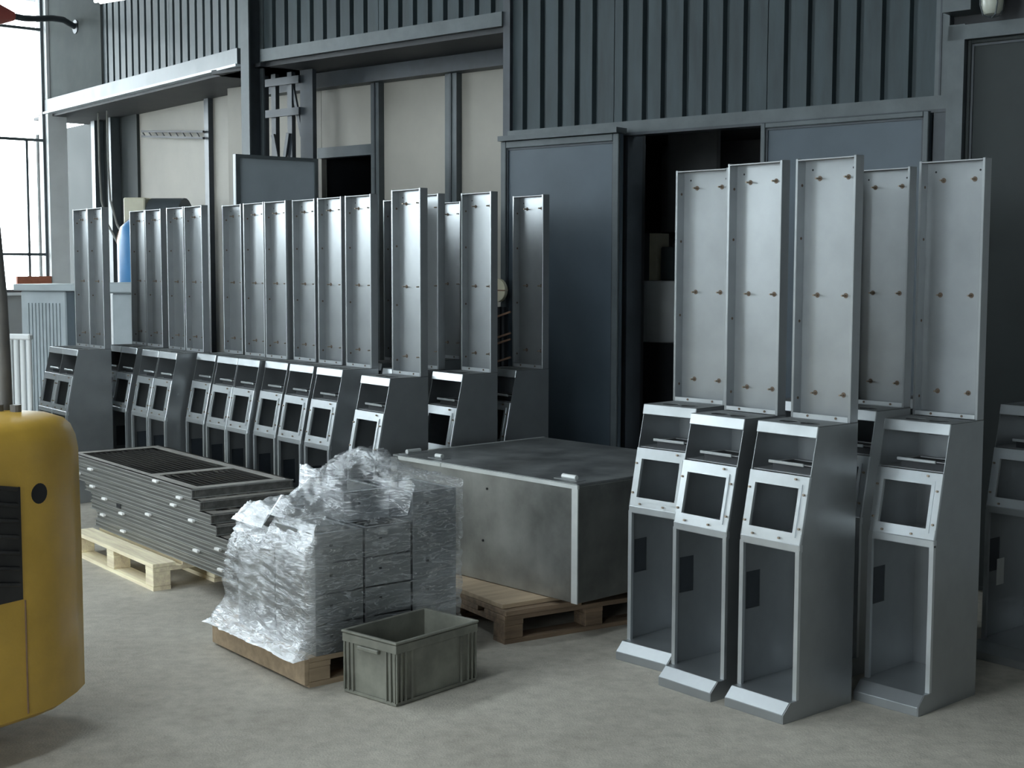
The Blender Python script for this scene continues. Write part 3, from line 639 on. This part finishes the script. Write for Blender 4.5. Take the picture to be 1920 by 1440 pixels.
# ================================================================== WRAPPED STACK
WL = Vector((-0.62, 0.785, 0)).normalized(); WR = Vector((WL.y, -WL.x, 0))
WYAW = atan2(WR.y, WR.x)          # local x = along the shaded right face, local y = along the bright left face
wp_ = pallet('wooden_pallet', (-0.825, 5.465, 0), WYAW, 0.80, 0.84, 0.125, 'wood_mid', 'small wooden pallet under the plastic-wrapped steel boxes')
b = MB(); b.box((-0.022, 0.0, 0.012), (-0.0005, 0.84, 0.118), M['wood_mid']); b.build('side_plank', wp_, bevel=0.002)
N0 = Vector((-0.80, 5.485, 0))
def wl2w(x, y, z): v = N0 + WR * x + WL * y; return Vector((v.x, v.y, z))
BXW, BXD, BXH = 0.228, 0.335, 0.126
def make_sbox():
    o = empty('steel_box')
    b = MB(); t = 0.004
    b.box((0, 0, 0), (t, BXD, BXH), M['steel']); b.box((BXW - t, 0, 0), (BXW, BXD, BXH), M['steel'])
    b.box((t, 0, 0), (BXW - t, t, BXH), M['steel']); b.box((t, 0, 0), (BXW - t, BXD, t), M['steel']); b.box((t, BXD - t, 0), (BXW - t, BXD, BXH * 0.55), M['steel'])
    b.build('shell', o)
    f = MB(); f.plate(rect(0, 0, BXW, BXD), [rect(0.02, 0.02, BXW - 0.02, BXD - 0.02)], 0.003, M['steel_lit_edge'], lambda u, v, w: (u, v, BXH - 0.003 + w)); f.build('rim', o)
    s = MB(); s.box((BXW * 0.3, -0.0015, BXH * 0.55), (BXW * 0.36, 0.0, BXH * 0.62), M['hole']); s.build('slot', o)
    s = MB(); s.add([(-0.001, 0.04, 0.02), (-0.001, BXD - 0.04, 0.10), (-0.001, BXD - 0.04, 0.112), (-0.001, 0.04, 0.032), (0.0, 0.04, 0.02), (0.0, BXD - 0.04, 0.10), (0.0, BXD - 0.04, 0.112), (0.0, 0.04, 0.032)],
                    [(3, 2, 1, 0), (4, 5, 6, 7), (0, 1, 5, 4), (1, 2, 6, 5), (2, 3, 7, 6), (3, 0, 4, 7)], M['steel_dark']); s.build('stiffener', o)
    return o
sb = make_sbox(); firstb = True
colname = ['left', 'middle', 'right']; rowname = ['front', 'rear']
lev = ['lowest', 'second', 'third', 'fourth', 'fifth']
for ci in range(3):
    for ri in range(2):
        n = [[4, 3], [4, 4], [5, 4]][ci][ri]
        for k in range(n):
            o = sb if firstb else copy_tree(sb); firstb = False
            place(o, wl2w(ci * 0.24, ri * 0.345, 0.1255 + k * (BXH + 0.0005)), WYAW)
            tag(o, 'open steel box in the wrapped stack, %s layer of the %s %s column' % (lev[k], rowname[ri], colname[ci]), 'box', 'steel boxes in the plastic-wrapped stack')
o = copy_tree(sb); place(o, wl2w(0.235, 0.16, 0.1255 + 4 * (BXH + 0.0005) + 0.001), WYAW); tag(o, 'open steel box lying across the top middle of the wrapped stack', 'box', 'steel boxes in the plastic-wrapped stack')

def make_film():
    from mathutils import noise
    b = MB(); SX, SY = 0.705, 0.69; off = 0.014
    per = []; glare_vals = []
    nx, ny = 60, 60
    for i in range(nx): per.append((SX * i / nx, 0, 0, -1))
    for i in range(ny): per.append((SX, SY * i / ny, 1, 0))
    for i in range(nx): per.append((SX - SX * i / nx, SY, 0, 1))
    for i in range(ny): per.append((0, SY - SY * i / ny, -1, 0))
    def topz(x, y):
        z = 0.645
        if x > 0.44: z += 0.128 * min(1, (x - 0.44) / 0.04)
        if y > 0.36 and x < 0.26: z -= 0.07 * min(1, (y - 0.36) / 0.06)
        return z
    def ridged(v): return 1 - 2 * abs(noise.noise(v))
    nv = 44; P = len(per); vs = []
    for j in range(nv + 1):
        t = j / nv
        for (x, y, ax, ay) in per:
            zt = topz(x, y) + 0.02
            z = 0.135 + (zt - 0.135) * t
            cx, cy = x - SX / 2, y - SY / 2
            a = x + y
            q = Vector((a * 5 + z * 4, z * 22 - a * 7, ax * 3 + ay * 7.7))
            n = max(0, ridged(q)) * 0.013 + max(0, ridged(q * 2.3)) * 0.006 + noise.noise(Vector((a * 6, z * 6, ax))) * 0.010
            flare = 0.11 * max(0, 1 - t / 0.30) ** 1.6 if (ax < 0) else 0.008 * max(0, 1 - t / 0.12) ** 2
            bulge = (0.03 * sin(pi * t) - 0.05 * max(0, (t - 0.75) / 0.25) ** 1.5) if ax < 0 else 0.003 * sin(pi * t)
            d = off + n + flare + bulge
            ux, uy = cx / (SX / 2), cy / (SY / 2)
            px = x + (ax if ax else (0.6 * ux ** 5)) * d; py = y + (ay if ay else (0.6 * uy ** 5)) * d
            vs.append(wl2w(px, py, z))
            glare_dens = 0.0
            if ax < 0: glare_dens = 0.16 + 0.5 * max(0, 1 - t / 0.22) + 0.5 * max(0, (t - 0.68) / 0.32)  # left face whitened at foot and top as if catching window light
            elif ay < 0: glare_dens = -0.08 + 0.25 * max(0, 1 - x / 0.1)
            glare_vals.append(glare_dens)
    fs = []
    for j in range(nv):
        for i in range(P):
            a = j * P + i; c = j * P + (i + 1) % P; fs.append((a, c, c + P, a + P))
    b.add(vs, fs, M['film'])
    # loose crumpled sheet over the top, pulled up into a leaning peak
    G = 80; vs = []; fs = []
    for j in range(G + 1):
        for i in range(G + 1):
            x = -0.02 + (SX + 0.04) * i / G; y = -0.02 + (SY + 0.04) * j / G
            base = topz(min(max(x, 0), SX), min(max(y, 0), SY)) + 0.022
            if 0.222 < x < 0.478 and 0.145 < y < 0.51: base = max(base, 0.785)
            edge = min(1, min(i, G - i, j, G - j) / 7.0)
            dx, dy = x - 0.44, y - 0.34
            sl = 0.42 if dx > 0 else 0.55
            ang = atan2(dy, dx); rr = sqrt(dx * dx + dy * dy * 1.4)
            tent = 0.905 - sl * rr - 0.35 * rr * rr + 0.03 * sin(ang * 7 + 1.5 * sin(rr * 14)) * min(1, rr / 0.1)
            w = Vector((x * 9, y * 9, 3.1))
            cr_ = max(0, ridged(w)) * 0.022 + max(0, ridged(w * 2.7)) * 0.010
            bul = 0.0; glare_dens = 0.04
            if x < 0.27 and y > 0.2:
                k = min(1, (0.27 - x) / 0.08) * min(1, (y - 0.2) / 0.15); bul = 0.055 * k * (0.6 + 0.6 * max(0, noise.noise(Vector((x * 11, y * 11, 9))))) + 0.03 * k; glare_dens = 0.04 + 0.6 * k  # bulge whitened through its opacity for bunched film and window glare
            z = max(base + edge * (cr_ + bul), base + edge * (tent + cr_ * 0.9 - base)) if tent > base else base + edge * (cr_ + bul)
            vs.append(wl2w(x, y, z)); glare_vals.append(glare_dens)
    for j in range(G):
        for i in range(G):
            a = j * (G + 1) + i; fs.append((a, a + 1, a + G + 2, a + G + 1))
    b.add(vs, fs, M['film'])
    o = b.build('stretch_film')
    o.data.polygons.foreach_set('use_smooth', [True] * len(o.data.polygons))
    at = o.data.attributes.new('glare_layers', 'FLOAT', 'POINT'); at.data.foreach_set('value', glare_vals)
    tag(o, 'crumpled clear plastic stretch film wrapped round the stacked steel boxes', 'plastic film')
make_film()

# ================================================================== BIG STEEL BOX ON OLD PALLET
pallet('wooden_pallet', (-0.03, 6.12, 0), atan2(0.53, 0.85), 1.0, 1.15, 0.130, 'wood_old', 'dark worn wooden pallet under the big steel box')
YB = atan2(0.53, 0.85)
pb = MB(); pb.box((0.0, -0.03, 0), (0.42, 1.0, 0.024), M['wood_old']); o = pb.build('chipboard_sheet', bevel=0.002); place(o, (-0.04, 6.14, 0.131), YB); tag(o, 'dark chipboard sheet lying on the worn pallet, lower of two', 'board', 'chipboard sheets under the steel box')
pb = MB(); pb.box((0.0, -0.02, 0), (0.45, 1.05, 0.022), M['wood_mid']); o = pb.build('chipboard_sheet', bevel=0.002); place(o, (-0.05, 6.17, 0.156), YB + 0.03); tag(o, 'pale chipboard sheet lying directly under the big steel box, upper of two', 'board', 'chipboard sheets under the steel box')
XB = Vector((0.733, 0.680, 0)); LBX = Vector((-0.680, 0.733, 0))
bx = empty('steel_cabinet', (0.30, 6.15, 0.181), atan2(XB.y, XB.x)); tag(bx, 'big square galvanised steel cabinet lying on its back on the worn pallet', 'cabinet')
BL, BW2, BHH = 1.38, 1.12, 0.553       # local y length (left face), local x (right face), height
b = MB(); b.box((0.003, 0.003, 0), (BW2 - 0.003, BL - 0.003, BHH - 0.012), M['galv']); b.build('carcass', bx, bevel=0.002)
b = MB(); b.box((0.008, 0.012, BHH - 0.012), (BW2, BL - 0.004, BHH), M['galv_top']); lid = b.build('lid', bx, bevel=0.002)
b = MB(); b.box((-0.002, 0.0, BHH - 0.022), (0.010, BL * 0.70, BHH - 0.004), M['galv_edge']); b.build('edge_strip', bx)
b = MB(); b.box((-0.002, BL * 0.705, BHH - 0.022), (0.010, BL * 0.955, BHH - 0.004), M['galv_edge']); b.build('edge_strip', bx)
b = MB(); b.box((-0.003, -0.003, 0.0), (0.004, 0.035, BHH - 0.022), M['galv_edge']); b.build('corner_strip', bx)
b = MB(); b.box((-0.003, BL - 0.06, 0.0), (0.012, BL - 0.004, BHH - 0.012), M['galv']); b.build('corner_strip', bx)
b = MB(); b.box((BW2 * 0.22, BL - 0.014, BHH - 0.006), (BW2, BL - 0.002, BHH + 0.003), M['galv_edge']); b.build('edge_strip', bx)
for x, y, dx, dy in [(0.09, 0.14, 0.0, 0.09), (0.09, 1.09, 0.0, 0.05), (BW2 * 0.10, BL - 0.05, 0.09, 0.0)]:
    h = MB(); h.cyl((x - dx / 2, y - dy / 2, BHH + 0.012), (x + dx / 2, y + dy / 2, BHH + 0.012), 0.012, M['galv_edge'], 10); hh = h.build('hinge', lid)
    h = MB(); h.box((x - 0.03 - dx / 2, y - 0.03 - dy / 2, BHH), (x + 0.03 + dx / 2, y + 0.03 + dy / 2, BHH + 0.003), M['steel_dark']); h.build('hinge_leaf', hh)
for y, z in [(0.98, 0.40), (0.62, 0.46), (0.65, 0.20), (1.0, 0.49)]:
    h = MB(); h.cyl((0.004, y, z), (-0.001, y, z), 0.006, M['hole'], 8); h.build('rivet_hole', bx)

# ================================================================== PLASTIC CRATE
cr = empty('plastic_crate', (-0.448, 5.205, 0), 0.855); tag(cr, 'dusty grey-green plastic stacking crate standing empty on the floor', 'crate')
CL, CW, CH = 0.48, 0.32, 0.257; cm = M['crate']; ti = 0.012; wt = 0.005
b = MB()
def ring(i, z): return [(i, i, z), (CL - i, i, z), (CL - i, CW - i, z), (i, CW - i, z)]
vs = ring(ti + 0.006, 0) + ring(ti, CH - 0.03) + ring(ti, CH) + ring(ti + wt, CH) + ring(ti + wt + 0.005, 0.008)
fs = []
for k in range(4):
    for i in range(4): fs.append((k * 4 + i, k * 4 + (i + 1) % 4, (k + 1) * 4 + (i + 1) % 4, (k + 1) * 4 + i))
fs += [(3, 2, 1, 0), (16, 17, 18, 19)]
b.add(vs, fs, cm); b.build('tub', cr)
b = MB(); b.plate(rect(0, 0, CL, CW), [rect(ti + wt, ti + wt, CL - ti - wt, CW - ti - wt)], 0.010, cm, lambda u, v, w: (u, v, CH - 0.008 + w)); b.build('rim', cr, bevel=0.003)
b = MB(); b.plate(rect(0.004, 0.004, CL - 0.004, CW - 0.004), [rect(ti + 0.001, ti + 0.001, CL - ti - 0.001, CW - ti - 0.001)], 0.034, cm, lambda u, v, w: (u, v, CH - 0.045 + w)); b.build('rim_band', cr, bevel=0.002)
b = MB(); b.plate(rect(0.010, 0.010, CL - 0.010, CW - 0.010), [rect(ti + 0.008, ti + 0.008, CL - ti - 0.008, CW - ti - 0.008)], 0.012, cm, lambda u, v, w: (u, v, 0.004 + w)); b.build('base_band', cr)
for x in (0.010, 0.034, 0.058, 0.095, CL - 0.100, CL - 0.062, CL - 0.038, CL - 0.016):
    for y0, y1 in ((0.005, ti + 0.003), (CW - ti - 0.003, CW - 0.005)):
        b = MB(); b.box((x, y0, 0.014), (x + 0.006, y1, CH - 0.044), cm); b.build('rib', cr)
for y in (0.012, 0.036, 0.060, CW - 0.066, CW - 0.042, CW - 0.018):
    for x0, x1 in ((0.005, ti + 0.003), (CL - ti - 0.003, CL - 0.005)):
        b = MB(); b.box((x0, y, 0.014), (x1, y + 0.006, CH - 0.044), cm); b.build('rib', cr)
b = MB(); b.box((-0.006, 0.10, CH - 0.062), (0.012, CW - 0.10, CH - 0.046), cm); b.build('handle_grip', cr, bevel=0.003)

# ================================================================== FORKLIFT
fk = empty('forklift', (-2.1, 4.9, 0), 0.0); tag(fk, 'yellow forklift truck body with black grille at the left picture edge', 'forklift')
foot = [(-2.05, 4.05), (-1.668, 4.635), (-1.645, 4.67), (-1.607, 4.76), (-1.592, 4.90), (-1.595, 5.00), (-1.68, 5.12), (-2.7, 5.45), (-3.1, 4.7)]
foot = [(x + 2.1, y - 4.9) for x, y in foot]
cx = sum(p[0] for p in foot) / len(foot); cy = sum(p[1] for p in foot) / len(foot)
b = MB(); rings = []
Z0, Z1 = 0.14, 1.195
def inset(p, d): v = Vector((cx - p[0], cy - p[1])); v.normalize(); return (p[0] + v.x * d, p[1] + v.y * d)
prof = [(0.03, Z0), (0.0, Z0 + 0.02), (0.0, 0.7), (0.004, 1.05), (0.012, 1.10), (0.03, 1.142), (0.055, 1.166), (0.09, 1.178), (0.18, 1.188), (0.32, Z1)]
vs = []
for d, z in prof:
    vs += [(*inset(p, d), z) for p in foot]
n = len(foot); fs = []
for k in range(len(prof) - 1):
    for i in range(n): fs.append((k * n + i, k * n + (i + 1) % n, (k + 1) * n + (i + 1) % n, (k + 1) * n + i))
fs += [tuple(reversed(range(n))), tuple(range((len(prof) - 1) * n, len(prof) * n))]
b.add(vs, fs, M['yellow']); body = b.build('counterweight', fk, smooth=True)
# grille, seam and tow hole lie on the faces of the body
f0 = Vector((*foot[0], 0)); f1 = Vector((*foot[1], 0)); fd = (f1 - f0).normalized(); fo = Vector((fd.y, -fd.x, 0))
def onface(t, z, o): v = f1 - fd * t + fo * o; return (v.x, v.y, z)
b = MB(); b.plate(rect(0.022, 0.575, 0.66, 0.965), [], 0.012, M['grille'], lambda u, v, w: onface(u, v, 0.004 - w)); gr_ = b.build('grille', fk)
for i in range(7):
    b = MB(); z = 0.63 + i * 0.055
    pts = [onface(0.04 + 0.08 * q, z + 0.02 * sin(q * 0.9), 0.010) for q in range(8)]
    b.tube(pts, 0.008, M['grille'], 6); b.build('grille_bar', gr_)
b = MB()
b.bar(onface(0.012, 0.17, 0.001), onface(0.012, 0.57, 0.001), 0.004, 0.005, M['brown'], up=(1, 0, 0)); b.build('panel_seam', fk)
f2 = Vector((*foot[3], 0)); fd2 = (f2 - f1).normalized(); fo2 = Vector((fd2.y, -fd2.x, 0)); mc = f1.lerp(f2, 0.45)
b = MB(); b.cyl((mc.x - fo2.x * 0.01, mc.y - fo2.y * 0.01, 0.93), (mc.x + fo2.x * 0.003, mc.y + fo2.y * 0.003, 0.93), 0.036, M['hole'], 20); b.build('tow_hole', fk)
# overhead guard post and wheel
pts = [(-1.865, 5.0, 1.15), (-1.868, 5.0, 1.4), (-1.874, 5.0, 1.60), (-1.896, 5.0, 1.914), (-1.906, 5.0, 2.1), (-1.92, 5.0, 2.30)]
b = MB(); b.tube([(x + 2.1, y - 4.9, z) for x, y, z in pts], 0.028, M['postpaint'], 12); b.build('guard_post', fk, smooth=True)
b = MB(); b.bar((0.2, 0.1, 2.3), (-0.6, 0.5, 2.35), 0.06, 0.06, M['postpaint']); b.bar((-0.6, 0.5, 2.35), (-1.0, -0.1, 2.35), 0.06, 0.06, M['postpaint']); b.bar((-1.0, -0.1, 2.35), (-0.75, -0.2, 1.2), 0.06, 0.06, M['postpaint']); b.build('guard_frame', fk)
for q in (0.30, 0.235):
    b = MB(); b.cyl((q, 0.03, 1.17), (q, 0.03, 1.215), 0.02, M['postpaint'], 12); b.build('filler_cap', fk)
for x, y in [(0.12, -0.12), (-0.55, 0.25)]:
    b = MB(); b.cyl((x - 0.12, y - 0.0, 0.2), (x + 0.05, y - 0.08, 0.2), 0.2, M['rubber'], 24); b.build('wheel', fk, bevel=0.01)

# ================================================================== FAR LEFT CLUTTER
rd = empty('panel_radiator', (-3.62, 9.55, 0), -0.25); tag(rd, 'white tubular radiator standing upright behind the forklift', 'radiator')
for i in range(6):
    b = MB(); b.cyl((0.02 + i * 0.05, 0, 0.10), (0.02 + i * 0.05, 0, 1.22), 0.019, M['white'], 10); b.build('radiator_tube', rd, smooth=True)
b = MB(); b.bar((0, 0, 1.23), (0.29, 0, 1.23), 0.05, 0.04, M['white']); b.build('header_pipe', rd, bevel=0.008)
b = MB(); b.bar((0, 0, 0.10), (0.29, 0, 0.10), 0.05, 0.04, M['white']); b.build('header_pipe', rd, bevel=0.008)
for x in (0.02, 0.27):
    b = MB(); b.box((x - 0.015, -0.06, 0), (x + 0.015, 0.06, 0.08), M['white']); b.build('radiator_foot', rd)
sc = empty('ribbed_cabinet', (-4.06, 11.3, 0), -0.25); tag(sc, 'pale grey ribbed metal cabinet behind the left end of the kiosk row', 'cabinet')
b = MB(); b.box((0, 0, 0.05), (0.42, 0.5, 1.52), M['palegrey']); b.build('cabinet_body', sc, bevel=0.01)
for i in range(10):
    b = MB(); b.box((0.06 + i * 0.032, -0.012, 0.15), (0.078 + i * 0.032, 0.0, 1.42), M['palegrey']); b.build('rib', sc)
b = MB(); b.box((-0.05, -0.03, 1.52), (0.55, 0.55, 1.575), M['palegrey']); b.build('cabinet_top', sc, bevel=0.006)
for x in (0.03, 0.33):
    b = MB(); b.box((x, 0.03, 0), (x + 0.06, 0.47, 0.05), M['greyframe']); b.build('plinth_rail', sc)
s2 = empty('metal_cabinet', (-3.32, 11.35, 0), -0.25); tag(s2, 'plain pale grey metal cabinet seen through the gap in the kiosk row', 'cabinet')
b = MB(); b.box((0, 0, 0.06), (0.44, 0.5, 1.50), M['palegrey']); b.build('cabinet_body', s2, bevel=0.01)
b = MB(); b.box((-0.04, -0.04, 1.50), (0.50, 0.54, 1.59), M['palegrey']); b.build('cabinet_top', s2, bevel=0.012)
b = MB(); b.box((0.32, -0.012, 0.15), (0.335, 0.0, 1.44), M['white']); b.build('door_edge', s2)
for x in (0.02, 0.36):
    b = MB(); b.box((x, 0.02, 0), (x + 0.06, 0.48, 0.06), M['greyframe']); b.build('plinth_rail', s2)
# cylinder tank with brown rim
tk = empty('blue_tank', (-3.26, 12.15, 0), 0); tag(tk, 'bright blue rounded tank behind the gap in the kiosk row', 'tank')
b = MB(); b.lathe([(0.0, 0.02), (0.22, 0.02), (0.23, 0.05), (0.23, 1.95), (0.20, 2.07), (0.12, 2.14), (0.0, 2.16)], M['blue'], 28); b.build('tank_shell', tk, smooth=True)
b = MB(); b.tube([(0.236 * cos(t), 0, 1.93 + 0.236 * sin(t)) for t in [pi * i / 16 for i in range(17)]], 0.012, M['brown'], 8); b.build('rim_hoop', tk, smooth=True)
b = MB(); b.tube([(0.10, -0.25, 1.88), (0.07, -0.26, 1.75), (0.03, -0.26, 1.6), (0.0, -0.26, 1.3)], 0.012, M['dark'], 8); b.build('hose', tk, smooth=True)
for a in (0.5, 2.6, 4.7):
    b = MB(); b.cyl((0.18 * cos(a), 0.18 * sin(a), 0), (0.18 * cos(a), 0.18 * sin(a), 0.05), 0.025, M['dark'], 8); b.build('tank_foot', tk)
mc_ = empty('pump_motor', (-3.56, 12.75, 0), LEFT_YAW + 0.75); tag(mc_, 'grey machine head with cream terminal box rising above the kiosk boards', 'machine')
b = MB(); b.box((-0.05, -0.02, 0), (0.45, 0.30, 1.98), M['darkframe']); b.build('machine_stand', mc_, bevel=0.01)
b = MB(); b.cyl((0.18, 0.14, 2.17), (0.50, 0.14, 2.17), 0.19, M['greyframe'], 20); b.build('motor_body', mc_, smooth=True)
b = MB(); b.box((-0.05, 0.0, 1.985), (0.16, 0.24, 2.36), M['cream']); b.build('terminal_box', mc_, bevel=0.01)
for i, (x0, y0) in enumerate([(-4.27, 14.25), (-4.12, 14.05)]):
    b = MB(); b.tube([(x0, y0, 3.30), (x0, y0, 2.8), (x0 + 0.02, y0 - 0.02, 2.4), (x0 + 0.12, y0 - 0.15, 2.15), (x0 + 0.28, y0 - 0.35, 1.95), (x0 + 0.42, y0 - 0.5, 1.7)], 0.012, M['cable'], 6)
    tag(b.build('hanging_cable', smooth=True), 'thin pale cable hanging from the soffit, %s of the two' % ['left', 'right'][i], 'cable', 'cables hanging in the far bay')

# gooseneck lamp on the far fascia
gl = empty('gooseneck_lamp', (0, 0, 0)); tag(gl, 'wall lamp with curved dark arm and reddish shade high in front of the window', 'lamp')
q0 = LA + LD * 3.55 + LN * -0.03
arm = [(q0.x, q0.y, 4.12), (q0.x - 0.08, q0.y - 0.10, 4.17), (q0.x - 0.13, q0.y - 0.3, 4.15), (q0.x - 0.17, q0.y - 0.6, 4.09), (q0.x - 0.21, q0.y - 0.85, 4.05), (q0.x - 0.25, q0.y - 1.0, 4.04)]
b = MB(); b.tube(arm, 0.03, M['darkframe'], 10); b.build('lamp_arm', gl, smooth=True)
b = MB(); e0 = Vector(arm[-1]); b.cyl(e0, e0 + Vector((-0.30, -0.28, 0.0)), 0.04, M['red'], 20, r2=0.20, cap=False); b.build('lamp_shade', gl, smooth=True)
b = MB(); b.cyl((q0.x + 0.0, q0.y, 4.12), (q0.x + LN.x * 0.03, q0.y + LN.y * 0.03, 4.12), 0.07, M['darkframe'], 14); b.build('wall_plate', gl)
# fluorescent fitting at top left
ff = empty('fluorescent_fitting', (-3.30, 11.0, 3.79), -0.6); tag(ff, 'bright fluorescent fitting hanging at the top edge above the left fascia', 'lamp')
b = MB(); b.box((0, -0.05, 0.03), (0.9, 0.05, 0.07), M['white']); b.build('housing', ff, bevel=0.005)
for y in (-0.025, 0.025):
    b = MB(); b.cyl((0.03, y, 0.012), (0.87, y, 0.012), 0.014, M['tube'], 12); b.build('tube', ff, smooth=True)
for x in (0.1, 0.8):
    b = MB(); b.cyl((x, 0, 0.07), (x, 0, ROOF_Z - 3.79), 0.004, M['cable'], 6); b.build('hanger_rod', ff)

# ================================================================== THINGS ALONG THE WALL
rl = empty('cable_reel', wp(-5.945, -0.26, 1.57), WALL_YAW); tag(rl, 'small cream round reel on the wall at the sliding door edge', 'reel')
b = MB(); b.cyl((0, -0.015, 0), (0, 0.015, 0), 0.078, M['cream'], 24); b.build('reel_disc', rl, bevel=0.003)
b = MB(); b.box((-0.078, -0.018, -0.004), (0.078, -0.014, 0.004), M['brown']); b.build('reel_bar', rl)
b = MB(); b.cyl((0, -0.03, 0), (0, 0.09, 0), 0.015, M['brown'], 10); b.build('axle', rl)
rk = empty('rod_rack', wp(-5.97, -0.24, 0), WALL_YAW); tag(rk, 'dark rack of short steel rods on the wall below the cream reel', 'rack')
b = MB(); b.box((0.0, 0.0, 0.0), (0.025, 0.03, 1.46), M['dark']); b.build('rack_upright', rk)
b = MB(); b.box((0.045, 0.0, 0.0), (0.065, 0.03, 1.46), M['dark']); b.build('rack_upright', rk)
for z in (1.40, 1.26, 1.22, 1.10, 1.02):
    b = MB(); b.bar((-0.04, -0.01, z - 0.02), (0.13, -0.01, z + 0.03), 0.012, 0.012, M['brown']); b.build('rod', rk)
tn = empty('steel_drum', wp(-5.50, 1.05, 0), WALL_YAW); tag(tn, 'grey steel drum standing in the dark doorway', 'drum')
b = MB(); b.lathe([(0, 1.20), (0.19, 1.20), (0.20, 1.215), (0.20, 1.615), (0.19, 1.63), (0, 1.63)], M['white'], 30); b.build('drum_shell', tn, smooth=True)
b = MB(); b.box((-0.3, -0.25, 0.0), (0.45, 0.25, 1.20), M['dark']); b.build('drum_stand', tn)
bg = empty('cardboard_carton', wp(-5.76, 0.98, 1.632), WALL_YAW); tag(bg, 'brownish carton standing on the drum in the dark doorway', 'carton')
b = MB(); b.box((0, 0, 0), (0.23, 0.16, 0.335), M['cream']); b.build('carton_body', bg, bevel=0.004)
b = MB(); b.box((0.06, -0.001, 0.0), (0.17, 0.0, 0.335), M['greyframe']); b.build('tape', bg)
bg = empty('metal_case', wp(-5.51, 1.0, 1.632), WALL_YAW); tag(bg, 'dark metal case beside the carton on the drum', 'case')
b = MB(); b.box((0, 0, 0), (0.18, 0.2, 0.24), M['greyframe']); b.build('case_body', bg, bevel=0.01)
b = MB(); b.tube([(0.03, 0.1, 0.24), (0.05, 0.1, 0.30), (0.13, 0.1, 0.30), (0.15, 0.1, 0.24)], 0.008, M['dark'], 6); b.build('handle', bg)
bl = empty('bulkhead_lamp', wp(-2.725, -0.02, 3.0), WALL_YAW); tag(bl, 'unlit glass bulkhead lamp above the right-hand door', 'lamp')
b = MB(); b.lathe([(0.0, 0.0), (0.035, 0.005), (0.052, 0.025), (0.055, 0.06), (0.055, 0.14)], M['globe'], 24, c=(0, -0.13, 0)); b.build('globe', bl, smooth=True)
b = MB(); b.cyl((0, -0.13, 0.14), (0, -0.13, 0.20), 0.06, M['palegrey'], 20); b.build('lamp_base', bl, bevel=0.006)
b = MB(); b.bar((0, -0.13, 0.18), (0, 0.04, 0.18), 0.03, 0.03, M['greyframe']); b.build('bracket', bl)
for k in range(4):
    t = pi / 4 + k * pi / 2
    b = MB(); b.tube([(0.06 * cos(t), -0.13 + 0.06 * sin(t), 0.15), (0.062 * cos(t), -0.13 + 0.062 * sin(t), 0.05), (0.045 * cos(t), -0.13 + 0.045 * sin(t), 0.0), (0, -0.13, -0.012)], 0.004, M['greyframe'], 6); b.build('guard_wire', bl)
